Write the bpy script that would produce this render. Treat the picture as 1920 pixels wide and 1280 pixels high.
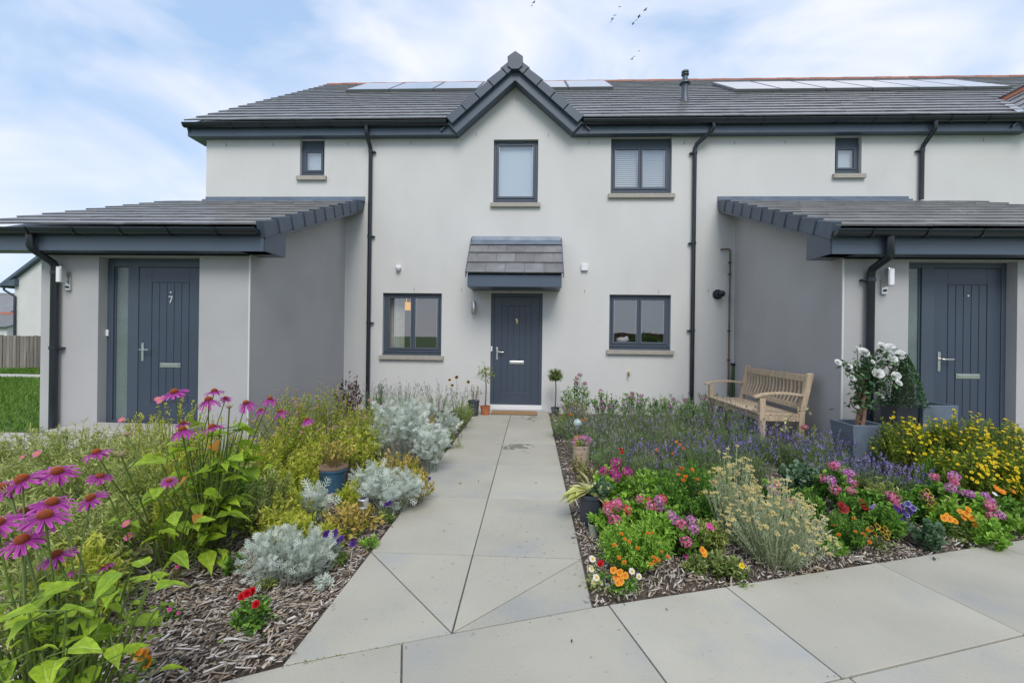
import bpy, math, random
import numpy as np
from mathutils import Matrix, Vector
for _o in list(bpy.data.objects): bpy.data.objects.remove(_o)
rng = np.random.default_rng(7)
random.seed(7)
PI = math.pi
# ------------------------------------------------------------------ camera
F, YAW, ROLL, EYE = 853.0, math.atan(37/853.0), 0.0126, 1.3
cam_d = bpy.data.cameras.new('camera'); cam = bpy.data.objects.new('camera', cam_d)
bpy.context.scene.collection.objects.link(cam); bpy.context.scene.camera = cam
cam_d.sensor_width = 36; cam_d.lens = F/1920*36; cam_d.shift_y = -8.5/1920
cam_d.clip_start = 0.05; cam_d.clip_end = 2000
CR = Matrix.Rotation(YAW, 4, 'Z') @ Matrix.Rotation(PI/2, 4, 'X') @ Matrix.Rotation(ROLL, 4, 'Z')
cam.matrix_world = Matrix.Translation((0, 0, EYE)) @ CR
# ------------------------------------------------------------------ world, sun, exposure
sc = bpy.context.scene
world = bpy.data.worlds.new('World'); sc.world = world; world.use_nodes = True
nt = world.node_tree; nt.nodes.clear()
def wn(t, **k):
    n = nt.nodes.new(t)
    for a, b in k.items(): setattr(n, a, b)
    return n
SUN_EL, SUN_ROT = math.radians(48), math.radians(188)
sky = wn('ShaderNodeTexSky', sky_type='NISHITA', sun_disc=False, sun_elevation=SUN_EL, sun_rotation=SUN_ROT,
         air_density=1.0, dust_density=0.6, ozone_density=1.5)
tc = wn('ShaderNodeTexCoord'); mp = wn('ShaderNodeMapping'); mp.inputs['Scale'].default_value = (1.0, 1.0, 1.9)
mp.inputs['Location'].default_value = (0.35, 0.2, 0.45)
nz = wn('ShaderNodeTexNoise'); nz.inputs['Scale'].default_value = 2.9; nz.inputs['Detail'].default_value = 4; nz.inputs['Roughness'].default_value = 0.52
nz.inputs['Distortion'].default_value = 0.5
rp = wn('ShaderNodeValToRGB'); rp.color_ramp.elements[0].position = 0.34; rp.color_ramp.elements[1].position = 0.64
rp.color_ramp.elements[0].color = (0, 0, 0, 1); rp.color_ramp.elements[1].color = (1, 1, 1, 1)
mul = wn('ShaderNodeMath', operation='MULTIPLY'); mul.inputs[1].default_value = 0.9
blue = wn('ShaderNodeMix', data_type='RGBA'); blue.inputs[0].default_value = 0.7; blue.inputs[7].default_value = (3.5, 4.9, 7.0, 1)
cl = wn('ShaderNodeMix', data_type='RGBA'); cl.inputs[7].default_value = (6.2, 6.35, 7.0, 1)
bg = wn('ShaderNodeBackground'); bg.inputs['Strength'].default_value = 0.1
wo = wn('ShaderNodeOutputWorld'); L = nt.links.new
L(tc.outputs['Generated'], mp.inputs[0]); L(mp.outputs[0], nz.inputs[0]); L(nz.outputs[0], rp.inputs[0]); L(rp.outputs[0], mul.inputs[0])
L(sky.outputs[0], blue.inputs[6]); L(blue.outputs[2], cl.inputs[6]); L(mul.outputs[0], cl.inputs[0])
L(cl.outputs[2], bg.inputs[0]); L(bg.outputs[0], wo.inputs[0])
sd = bpy.data.lights.new('sun', 'SUN'); sd.energy = 1.5; sd.angle = math.radians(30); sd.color = (1, 0.955, 0.885)
sun = bpy.data.objects.new('sun', sd); sc.collection.objects.link(sun)
sun.rotation_euler = (math.radians(90)-SUN_EL, 0, math.radians(8))
sc.view_settings.view_transform = 'Standard'; sc.view_settings.look = 'None'
sc.view_settings.gamma = 1; sc.view_settings.use_curve_mapping = False
sc.view_settings.exposure = 0.66

# ------------------------------------------------------------------ measuring helpers (a photo direction -> a real place)
def ray(u, v):
    d = CR.to_3x3() @ Vector(((u-960)/F, -(v-631.5)/F, -1)); return d
def W(u, v, Y):
    d = ray(u, v); t = Y/d.y; return Vector((d.x*t, Y, EYE+d.z*t))
def G(u, v, z=0.0):
    d = ray(u, v); t = (z-EYE)/d.z; return Vector((d.x*t, d.y*t, z))
def WX(u, v, Y): return W(u, v, Y).x
def WZ(u, v, Y): return W(u, v, Y).z

# ------------------------------------------------------------------ materials
MATS = {}
def newmat(name):
    m = bpy.data.materials.new(name); m.use_nodes = True; m.node_tree.nodes.clear(); return m, m.node_tree
def mat(name, col, rough=0.6, metal=0.0, var=0.0, vscale=3.0, bump=0.0, bscale=80.0, rnd=0.0, spec=0.5, stretch=(1, 1, 1), coat=0.0, var2=None, ior=None):
    m, t = newmat(name); N = t.nodes.new; K = t.links.new
    o = N('ShaderNodeOutputMaterial'); b = N('ShaderNodeBsdfPrincipled'); K(b.outputs[0], o.inputs[0])
    b.inputs['Roughness'].default_value = rough; b.inputs['Metallic'].default_value = metal
    b.inputs['Specular IOR Level'].default_value = spec; b.inputs['Coat Weight'].default_value = coat
    if ior: b.inputs['IOR'].default_value = ior
    b.inputs['Base Color'].default_value = (*col, 1)
    if var or bump or rnd or var2:
        c = N('ShaderNodeTexCoord'); mpp = N('ShaderNodeMapping'); mpp.inputs['Scale'].default_value = stretch; K(c.outputs['Object'], mpp.inputs[0])
        oi = N('ShaderNodeObjectInfo')
        if rnd:
            ad = N('ShaderNodeVectorMath'); ad.operation = 'ADD'; sc_ = N('ShaderNodeVectorMath'); sc_.operation = 'SCALE'
            cx = N('ShaderNodeCombineXYZ'); [K(oi.outputs['Random'], cx.inputs[i]) for i in range(3)]
            K(cx.outputs[0], sc_.inputs[0]); sc_.inputs['Scale'].default_value = 17.0; K(mpp.outputs[0], ad.inputs[0]); K(sc_.outputs[0], ad.inputs[1]); vec = ad.outputs[0]
        else: vec = mpp.outputs[0]
        n1 = N('ShaderNodeTexNoise'); n1.inputs['Scale'].default_value = vscale; n1.inputs['Detail'].default_value = 5; K(vec, n1.inputs[0])
        mr = N('ShaderNodeMapRange'); mr.inputs[1].default_value = 0.3; mr.inputs[2].default_value = 0.7
        mr.inputs[3].default_value = 1-var; mr.inputs[4].default_value = 1+var; K(n1.outputs[0], mr.inputs[0])
        mr2 = N('ShaderNodeMapRange'); mr2.inputs[3].default_value = 1-rnd; mr2.inputs[4].default_value = 1+rnd; K(oi.outputs['Random'], mr2.inputs[0])
        mm = N('ShaderNodeMath'); mm.operation = 'MULTIPLY'; K(mr.outputs[0], mm.inputs[0]); K(mr2.outputs[0], mm.inputs[1])
        vs = N('ShaderNodeVectorMath'); vs.operation = 'SCALE'; K(mm.outputs[0], vs.inputs['Scale'])
        if var2:
            n3 = N('ShaderNodeTexNoise'); n3.inputs['Scale'].default_value = var2[1]; n3.inputs['Detail'].default_value = 6; n3.inputs['Roughness'].default_value = 0.6; K(vec, n3.inputs[0])
            m3 = N('ShaderNodeMapRange'); m3.inputs[1].default_value = var2[2]; m3.inputs[2].default_value = var2[2]+0.15; m3.inputs[4].default_value = var2[3]; K(n3.outputs[0], m3.inputs[0])
            mx = N('ShaderNodeMix'); mx.data_type = 'RGBA'; mx.inputs[6].default_value = (*col, 1); mx.inputs[7].default_value = (*var2[0], 1); K(m3.outputs[0], mx.inputs[0]); K(mx.outputs[2], vs.inputs[0])
        else: vs.inputs[0].default_value = col
        K(vs.outputs[0], b.inputs['Base Color'])
        if bump:
            n2 = N('ShaderNodeTexNoise'); n2.inputs['Scale'].default_value = bscale; n2.inputs['Detail'].default_value = 3; K(vec, n2.inputs[0])
            bp = N('ShaderNodeBump'); bp.inputs['Strength'].default_value = bump; bp.inputs['Distance'].default_value = 0.01; K(n2.outputs[0], bp.inputs['Height']); K(bp.outputs[0], b.inputs['Normal'])
    return m
def tintmat(name, cols, rough=0.6, trans=0.0, spec=0.3, rnd=0.0, nscale=0):
    """colour runs over cols by the per-piece attribute 'tint' (each leaf, petal or chip has its own value)"""
    m, t = newmat(name); N = t.nodes.new; K = t.links.new
    o = N('ShaderNodeOutputMaterial'); b = N('ShaderNodeBsdfPrincipled'); b.inputs['Roughness'].default_value = rough; b.inputs['Specular IOR Level'].default_value = spec
    a = N('ShaderNodeAttribute'); a.attribute_name = 'tint'; r = N('ShaderNodeValToRGB'); e = r.color_ramp.elements
    while len(e) < len(cols): e.new(0.5)
    for i, c in enumerate(cols): e[i].position = i/(len(cols)-1); e[i].color = (*c, 1)
    src = a.outputs['Fac']
    if rnd:
        oi = N('ShaderNodeObjectInfo'); s = N('ShaderNodeMath'); s.operation = 'MULTIPLY_ADD'; s.inputs[1].default_value = rnd; s.use_clamp = True
        K(oi.outputs['Random'], s.inputs[0]); K(src, s.inputs[2]); src = s.outputs[0]
    K(src, r.inputs[0]); K(r.outputs[0], b.inputs['Base Color'])
    if nscale:
        c = N('ShaderNodeTexCoord'); n = N('ShaderNodeTexNoise'); n.inputs['Scale'].default_value = nscale; K(c.outputs['Object'], n.inputs[0])
        bp = N('ShaderNodeBump'); bp.inputs['Strength'].default_value = 0.4; bp.inputs['Distance'].default_value = 0.004; K(n.outputs[0], bp.inputs['Height']); K(bp.outputs[0], b.inputs['Normal'])
    if trans:
        tr = N('ShaderNodeBsdfTranslucent'); K(r.outputs[0], tr.inputs[0]); mx = N('ShaderNodeMixShader'); mx.inputs[0].default_value = trans
        K(b.outputs[0], mx.inputs[1]); K(tr.outputs[0], mx.inputs[2]); K(mx.outputs[0], o.inputs[0])
    else: K(b.outputs[0], o.inputs[0])
    return m
def glassmat(name, ior=1.9, tint=(0.9, 0.93, 0.95), rough=0.0, bump=0.0):
    m, t = newmat(name); N = t.nodes.new; K = t.links.new
    o = N('ShaderNodeOutputMaterial'); g = N('ShaderNodeBsdfGlossy'); g.inputs['Roughness'].default_value = rough
    tr = N('ShaderNodeBsdfTransparent'); tr.inputs[0].default_value = (*tint, 1); fr = N('ShaderNodeLayerWeight'); fr.inputs[0].default_value = 0.5
    pw = N('ShaderNodeMath'); pw.operation = 'POWER'; pw.inputs[1].default_value = 4; K(fr.outputs['Facing'], pw.inputs[0])
    ma = N('ShaderNodeMath'); ma.operation = 'MULTIPLY_ADD'; f0 = ((ior-1)/(ior+1))**2*1.6; f0 *= 1.35; ma.inputs[1].default_value = 1-f0; ma.inputs[2].default_value = f0; K(pw.outputs[0], ma.inputs[0])
    mx = N('ShaderNodeMixShader'); K(ma.outputs[0], mx.inputs[0]); K(tr.outputs[0], mx.inputs[1]); K(g.outputs[0], mx.inputs[2]); K(mx.outputs[0], o.inputs[0])
    if bump:
        c = N('ShaderNodeTexCoord'); n = N('ShaderNodeTexNoise'); n.inputs['Scale'].default_value = 60; K(c.outputs['Object'], n.inputs[0])
        bp = N('ShaderNodeBump'); bp.inputs['Strength'].default_value = bump; bp.inputs['Distance'].default_value = 0.01; K(n.outputs[0], bp.inputs['Height']); K(bp.outputs[0], g.inputs['Normal'])
    return m

# ------------------------------------------------------------------ mesh + object helpers
COL = sc.collection
PINV = {}
def arrmesh(name, V, Fc, mat_, tint=None, smooth=False):
    """V (n,3), Fc (m,k) array or list of lists"""
    me = bpy.data.meshes.new(name)
    if isinstance(Fc, np.ndarray):
        n, k = Fc.shape
        me.vertices.add(len(V)); me.vertices.foreach_set('co', np.asarray(V, dtype=np.float32).ravel())
        me.loops.add(n*k); me.loops.foreach_set('vertex_index', Fc.astype(np.int32).ravel())
        me.polygons.add(n); me.polygons.foreach_set('loop_start', np.arange(0, n*k, k, dtype=np.int32))
        me.update(calc_edges=True)
    else:
        me.from_pydata([tuple(v) for v in V], [], Fc); me.update()
    if tint is not None:
        a = me.attributes.new('tint', 'FLOAT', 'POINT'); a.data.foreach_set('value', np.asarray(tint, dtype=np.float32))
    if mat_ is not None: me.materials.append(mat_)
    if smooth: me.polygons.foreach_set('use_smooth', np.ones(len(me.polygons), dtype=bool))
    return me
def link(name, data, parent=None, M=None, kind=None, bevel=0.0):
    o = bpy.data.objects.new(name, data); COL.objects.link(o)
    if M is not None: o.matrix_basis = M
    if parent is not None:
        o.parent = parent
        if parent.name in PINV: o.matrix_parent_inverse = PINV[parent.name]
    if kind: o['kind'] = kind
    if bevel:
        b = o.modifiers.new('bevel', 'BEVEL'); b.width = bevel; b.segments = 2; b.limit_method = 'ANGLE'
    return o
def tag(o, label, cat, group=None):
    o['label'] = label; o['category'] = cat
    if group: o['group'] = group
    return o
def thing(name, label, cat, loc, group=None):
    o = bpy.data.objects.new(name, None); COL.objects.link(o); o.location = loc; o.empty_display_size = 0.2
    PINV[o.name] = Matrix.Translation(-Vector(loc)); return tag(o, label, cat, group)
def setting(name):
    o = bpy.data.objects.new(name, None); COL.objects.link(o); o['kind'] = 'structure'; return o
class MB:
    def __init__(s): s.v = []; s.f = []
    def add(s, V, Fc):
        b = len(s.v); s.v += [tuple(p) for p in V]; s.f += [[i+b for i in f] for f in Fc]; return s
    def box(s, x0, x1, y0, y1, z0, z1, M=None):
        V = [(x, y, z) for x in (x0, x1) for y in (y0, y1) for z in (z0, z1)]
        if M is not None: V = [M @ Vector(p) for p in V]
        return s.add(V, [[0, 1, 3, 2], [4, 6, 7, 5], [0, 4, 5, 1], [2, 3, 7, 6], [0, 2, 6, 4], [1, 5, 7, 3]])
    def prism(s, poly, a, b, axis='y', M=None):
        """poly of 2-tuples; axis y: (x,z); x: (y,z); z: (x,y)"""
        n = len(poly)
        mk = {'y': lambda p, t: (p[0], t, p[1]), 'x': lambda p, t: (t, p[0], p[1]), 'z': lambda p, t: (p[0], p[1], t)}[axis]
        V = [mk(p, a) for p in poly]+[mk(p, b) for p in poly]
        if M is not None: V = [M @ Vector(p) for p in V]
        Fc = [[i, (i+1) % n, n+(i+1) % n, n+i] for i in range(n)]+[list(range(n))[::-1], list(range(n, 2*n))]
        ar = sum(poly[i][0]*poly[(i+1) % n][1]-poly[(i+1) % n][0]*poly[i][1] for i in range(n))
        flip = (ar < 0) ^ (axis == 'y') ^ (b < a)
        if flip: Fc = [f[::-1] for f in Fc]
        return s.add(V, Fc)
    def tube(s, pts, r, n=10, cap=True):
        pts = [Vector(p) for p in pts]; R = r if isinstance(r, (list, tuple)) else [r]*len(pts)
        b = len(s.v); up = Vector((0.31, 0.2, 0.93)).normalized()
        for i, p in enumerate(pts):
            t = ((pts[i+1]-p).normalized() if i < len(pts)-1 else Vector()) + ((p-pts[i-1]).normalized() if i else Vector()); t.normalize()
            a = t.cross(up)
            if a.length < 0.05: a = t.cross(Vector((1, 0, 0)))
            a.normalize(); c = t.cross(a)
            for k in range(n):
                w = 2*PI*k/n; s.v.append(tuple(p+(a*math.cos(w)+c*math.sin(w))*R[i]))
        for i in range(len(pts)-1):
            for k in range(n):
                s.f.append([b+i*n+k, b+(i+1)*n+k, b+(i+1)*n+(k+1) % n, b+i*n+(k+1) % n])
        if cap: s.f.append([b+k for k in range(n)]); s.f.append([b+(len(pts)-1)*n+k for k in range(n)][::-1])
        return s
    def lathe(s, prof, c, n=20, sx=1, sy=1, M=None):
        b = len(s.v)
        for r, z in prof:
            for k in range(n):
                w = 2*PI*k/n; p = Vector((r*math.cos(w)*sx, r*math.sin(w)*sy, z))
                if M is not None: p = M @ p
                s.v.append((c[0]+p.x, c[1]+p.y, c[2]+p.z))
        for i in range(len(prof)-1):
            for k in range(n): s.f.append([b+i*n+k, b+i*n+(k+1) % n, b+(i+1)*n+(k+1) % n, b+(i+1)*n+k])
        s.f.append([b+k for k in range(n)][::-1]); s.f.append([b+(len(prof)-1)*n+k for k in range(n)])
        return s
    def mesh(s, name, m, smooth=False):
        me = arrmesh(name, s.v, s.f, m)
        if smooth:
            me.polygons.foreach_set('use_smooth', np.ones(len(me.polygons), dtype=bool))
            me.set_sharp_from_angle(angle=math.radians(38))
        return me
    def build(s, name, m, parent=None, smooth=False, bevel=0.0, kind=None):
        return link(name, s.mesh(name, m, smooth), parent, kind=kind, bevel=bevel)
def box(name, m, parent, *a, bevel=0.0): return MB().box(*a).build(name, m, parent, bevel=bevel)

# colours of things
anth = mat('anthracite_upvc', (0.058, 0.077, 0.105), 0.42, var=0.05, vscale=2)
fasc = mat('grey_blue_fascia', (0.072, 0.098, 0.135), 0.38, var=0.06, vscale=1.5)
blackp = mat('black_rainwater_plastic', (0.020, 0.025, 0.033), 0.25, var=0.15, vscale=4)
white_r = mat('off_white_render', (0.61, 0.605, 0.59), 0.92, var=0.05, vscale=1.1, bump=0.5, bscale=170, var2=((0.56, 0.56, 0.545), 2.6, 0.58, 0.45), stretch=(1, 1, 0.55), spec=0.2)
grey_r = mat('grey_render', (0.425, 0.42, 0.42), 0.92, var=0.07, vscale=1.2, bump=0.25, bscale=200, spec=0.2)
bead = mat('white_corner_bead', (0.62, 0.62, 0.62), 0.6)
tile_m = mat('slate_grey_concrete_tile', (0.17, 0.168, 0.175), 0.32, spec=0.9, var=0.16, vscale=7, bump=0.3, bscale=60, rnd=0.16, var2=((0.29, 0.285, 0.285), 2.2, 0.56, 0.5))
verge_m = mat('dry_verge_plastic', (0.062, 0.085, 0.12), 0.45, rnd=0.12, var=0.08, vscale=9)
lead = mat('lead_flashing', (0.13, 0.165, 0.215), 0.42, 0.15, var=0.22, vscale=5, bump=0.15, bscale=20)
leadl = mat('pale_lead_valley', (0.50, 0.54, 0.60), 0.35, 0.3, var=0.15, vscale=6)
terra = mat('terracotta_ridge', (0.30, 0.10, 0.055), 0.75, var=0.25, vscale=6, rnd=0.15)
stone = mat('cast_stone_sill', (0.36, 0.335, 0.29), 0.85, var=0.08, vscale=14, bump=0.2, bscale=90)
steel = mat('brushed_steel', (0.62, 0.62, 0.60), 0.28, 1.0)
whitep = mat('white_plastic', (0.75, 0.76, 0.78), 0.4)
glass = glassmat('window_glass', 2.05)
frost = mat('obscure_glass', (0.13, 0.165, 0.16), 0.16, spec=0.8, bump=0.5, bscale=70, var=0.12, vscale=4, coat=0.3)
panelm = mat('solar_panel_glass', (0.05, 0.06, 0.08), 0.08, spec=1.0, coat=1.0, ior=3.2)
alu = mat('panel_frame_aluminium', (0.25, 0.26, 0.28), 0.4, 0.7)
blind = mat('window_blind', (0.62, 0.66, 0.68), 0.7)
curt = mat('cream_curtain', (0.62, 0.60, 0.52), 0.8, var=0.12, vscale=12)
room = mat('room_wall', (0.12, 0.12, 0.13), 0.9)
brass = mat('brass', (0.55, 0.42, 0.2), 0.35, 0.9)
copper = mat('copper_pipe', (0.20, 0.13, 0.09), 0.5, 0.5, var=0.2)
# ================================================================== THE TERRACE
YW = 8.0
XL = WX(387, 300, YW); XR = 15.5
ZE = 4.80                                       # top of the wall under the soffit
house = thing('terraced_house', 'pale rendered two storey terrace with slate grey tiled roof, pointed gable and grey porches', 'house', (1.0, 8.0, 0))
TG = 0.89                                       # gablet roof rise over run
GX = [W(966, 150, 7.8).x, W(1862, 188, 9.46).x]                 # gablet apexes
AI = WZ(966, 152, 7.8)                          # inner apex of bargeboard
AO = AI+0.29                                    # outer apex
def rectholes(x0, x1, z0, z1, holes, y, depth, mb, back=True):
    xs = sorted({x0, x1, *[h[0] for h in holes], *[h[1] for h in holes]}); zs = sorted({z0, z1, *[h[2] for h in holes], *[h[3] for h in holes]})
    for i in range(len(xs)-1):
        for j in range(len(zs)-1):
            cx, cz = (xs[i]+xs[i+1])/2, (zs[j]+zs[j+1])/2
            if any(h[0] < cx < h[1] and h[2] < cz < h[3] for h in holes): continue
            mb.add([(xs[i], y, zs[j]), (xs[i+1], y, zs[j]), (xs[i+1], y, zs[j+1]), (xs[i], y, zs[j+1])], [[0, 1, 2, 3]])
    for a, b, c, d in holes:
        mb.add([(a, y, c), (b, y, c), (b, y, d), (a, y, d), (a, y+depth, c), (b, y+depth, c), (b, y+depth, d), (a, y+depth, d)],
               [[0, 4, 5, 1], [1, 5, 6, 2], [2, 6, 7, 3], [3, 7, 4, 0]])
def wrect(u0, v0, u1, v1, Y=YW):
    a, b = W(u0, v0, Y), W(u1, v1, Y); return [a.x, b.x, b.z, a.z]
win = {
 'a': wrect(563, 264, 608, 331), 'b': wrect(926, 262, 1008, 381), 'c': wrect(1146, 262, 1259, 364), 'd': wrect(1566, 258, 1615, 327),
 'e': wrect(718, 549, 827, 667), 'f': wrect(1143, 552, 1257, 657)}
for k in 'acd': win[k][3] = ZE-0.003
door_r = wrect(921, 549, 1015, 766); door_r[2] = 0.08
holes = list(win.values())+[door_r]
mb = MB(); rectholes(XL, XR, -0.1, ZE, [tuple(h) for h in holes], YW, 0.16, mb)
for gx in GX:
    hw = (AI-ZE)/TG+0.1
    mb.add([(gx-hw, YW, ZE), (gx+hw, YW, ZE), (gx, YW, ZE+hw*TG)], [[0, 1, 2]])
mb.build('wall', white_r, house)
YB = 18.9; RZ = 8.72; RY = 13.3; EY, EZ = 7.74, 5.0
mb = MB(); mb.add([(XL, YW, -0.1), (XL, YB, -0.1), (XL, YB, ZE), (XL, RY, RZ-0.15), (XL, YW, ZE)], [[4, 3, 2, 1, 0]])
mb.add([(XR, YW, -0.1), (XR, YB, -0.1), (XR, YB, ZE), (XR, RY, RZ-0.15), (XR, YW, ZE)], [[0, 1, 2, 3, 4]])
mb.add([(XL, YB, -0.1), (XR, YB, -0.1), (XR, YB, ZE), (XL, YB, ZE)], [[3, 2, 1, 0]])
mb.build('wall', white_r, house)
# --- main roof deck, tiles
sl = Vector((0, RY-EY, RZ-EZ)); SL = sl.length; sl.normalize(); nrm = Vector((0, -sl.z, sl.y))
VX = W(345, 228, 7.75).x
def mainz(y): return EZ+(y-EY)*sl.z/sl.y
roof = MB().prism([(YW+0.01, mainz(YW)-0.05), (RY, RZ-0.05), (RY+(RY-EY), EZ-0.03), (RY, RZ-0.1)], VX+0.02, XR, 'x').build('roof', fasc, house)
TW, TL, TT = 0.333, 0.41, 0.02
def tile_template(w=TW, l=TL, t=TT):
    g = 0.0022
    V = [(-w/2+g, 0, 0.007), (w/2-g, 0, 0.007), (w/2-g, l, -0.012), (-w/2+g, l, -0.012), (-w/2+g, 0, 0.007+t), (w/2-g, 0, 0.007+t), (w/2-g, l, 0.003), (-w/2+g, l, 0.003)]
    Fc = [[0, 3, 2, 1], [4, 5, 6, 7], [0, 1, 5, 4], [1, 2, 6, 5], [2, 3, 7, 6], [3, 0, 4, 7]]
    return V, Fc
tv, tf = tile_template(); tile_me = arrmesh('roof_tile', tv, tf, tile_m)
def covered(x, z):
    for gx in GX:
        if z < AO+0.02-abs(x-gx)*TG: return True
    return False
def lay(name, parent, x0, x1, o, up, L_, gauge, nobj, cover=None, me=tile_me, w=TW, seed=1):
    """lay courses up the slope; the first nobj tiles are objects of their own, the rest one joined part"""
    r = random.Random(seed); n_ = up.cross(Vector((1, 0, 0))) * -1; n_ = Vector((1, 0, 0)).cross(up)
    k = 0; rest = MB(); nc = int(round(L_/gauge))
    for c in range(nc):
        xs = [x0]; x = x0+(w/2 if c % 2 else w)
        while x < x1-0.04: xs.append(x); x += w
        xs.append(x1)
        for a, b in zip(xs[:-1], xs[1:]):
            p = o+up*(c*gauge)
            if cover:
                pa, pb = cover(a, p.z), cover(b, p.z)
                if pa and pb: continue
                if pa:
                    while cover(a, p.z) and a < b: a += 0.02
                if pb:
                    while cover(b, p.z) and b > a: b -= 0.02
                if b-a < 0.05: continue
            jt = r.uniform(-0.002, 0.002); rot = r.uniform(-0.004, 0.004)
            M = Matrix((( (b-a)/w, 0, 0, (a+b)/2), (0, up.y, n_.y, p.y+n_.y*jt), (0, up.z, n_.z, p.z+n_.z*jt), (0, 0, 0, 1))) @ Matrix.Rotation(rot, 4, 'Y')
            if k < nobj: link(name, me, parent, M); k += 1
            else: rest.add([M @ Vector(v) for v in tv], tf)
    if rest.v: rest.build(name+'_rows', tile_m, parent, kind='stuff')
lay('roof_tile', roof, VX, XR, Vector((0, EY+0.01, EZ+0.025)), sl, SL, SL/19, 290, covered, seed=4)
mb = MB()
for i in range(int((XR-VX)/0.45)+1):
    x = VX+i*0.45; mb = MB(); prof = [(RY-0.12, RZ-0.07), (RY-0.05, RZ+0.035), (RY+0.05, RZ+0.035), (RY+0.12, RZ-0.07)]
    z = 0.006 if i % 2 else 0
    mb.prism([(p[0], p[1]+z) for p in prof], x, x+0.445, 'x').build('ridge_tile', terra, roof)
# verge board on the left gable and boxed eaves end
MB().prism([(EY+0.1, EZ-0.16), (RY, RZ-0.22), (RY, RZ-0.04), (EY+0.04, EZ-0.02)], VX+0.01, VX+0.04, 'x').build('bargeboard', fasc, house)
FY = 7.86
def fascia(x0, x1):
    MB().prism([(FY-0.02, ZE-0.005), (FY, ZE-0.005), (FY, 5.0), (FY-0.02, 5.0)], x0, x1, 'x').build('fascia', fasc, house, bevel=0.002)
    box('soffit', fasc, house, x0, x1, FY+0.001, YW-0.002, ZE+0.001, ZE+0.02)
hwO = (AI-ZE)/TG
segs = [(VX, GX[0]-hwO-0.02), (GX[0]+hwO+0.02, GX[1]-hwO-0.02), (GX[1]+hwO+0.02, XR)]
for a, b in segs: fascia(a, b)
MB().box(VX, XL-0.003, FY+0.002, FY+0.42, ZE-0.004, 4.99).build('boxed_eaves_end', fasc, house)

def gutter(x0, x1, y, z, r, brackets, part, outlets=()):
    mb = MB(); prof = [(y-r*math.cos(a), z-r*math.sin(a)*1.05) for a in np.linspace(0, PI, 9)]+[(y+(r-0.006)*math.cos(a), z-(r-0.006)*math.sin(a)*1.05) for a in np.linspace(0, PI, 9)]
    mb.prism(prof, x0, x1, 'x'); mb.box(x0, x1, y-r-0.006, y-r+0.004, z-0.006, z+0.006)
    g = mb.build('gutter', blackp, part, smooth=True)
    for x, w_, rr in [(b, 0.028, r+0.014) for b in brackets]+[(x0+0.02, 0.04, r+0.004), (x1-0.02, 0.04, r+0.004)]:
        m2 = MB(); pr = [(y-rr*math.cos(a), z+0.004-rr*math.sin(a)*1.05) for a in np.linspace(0, PI, 9)]+[(y+(rr-0.005)*math.cos(a), z+0.004-(rr-0.005)*math.sin(a)*1.05) for a in np.linspace(0, PI, 9)]
        m2.prism(pr, x-w_/2, x+w_/2, 'x').build('gutter_bracket', blackp, g, smooth=True)
    for x in (x0+0.001, x1-0.005):
        MB().prism([(y-r*math.cos(a), z-r*math.sin(a)*1.05) for a in np.linspace(0, PI, 9)], x, x+0.004, 'x').build('end_cap', blackp, g)
    return g
GY, GZ = 7.775, 4.985
gutter(VX-0.02, GX[0]-hwO-0.17, GY, GZ, 0.062, np.arange(VX+0.85, GX[0]-1.4, 0.58), house)
gutter(GX[0]+hwO+0.17, GX[1]-hwO-0.16, GY, GZ, 0.062, np.arange(GX[0]+1.75, GX[1]-1.4, 0.6), house)
gutter(GX[1]+hwO+0.17, XR, GY, GZ, 0.062, np.arange(GX[1]+2, XR, 0.6), house)
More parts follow.
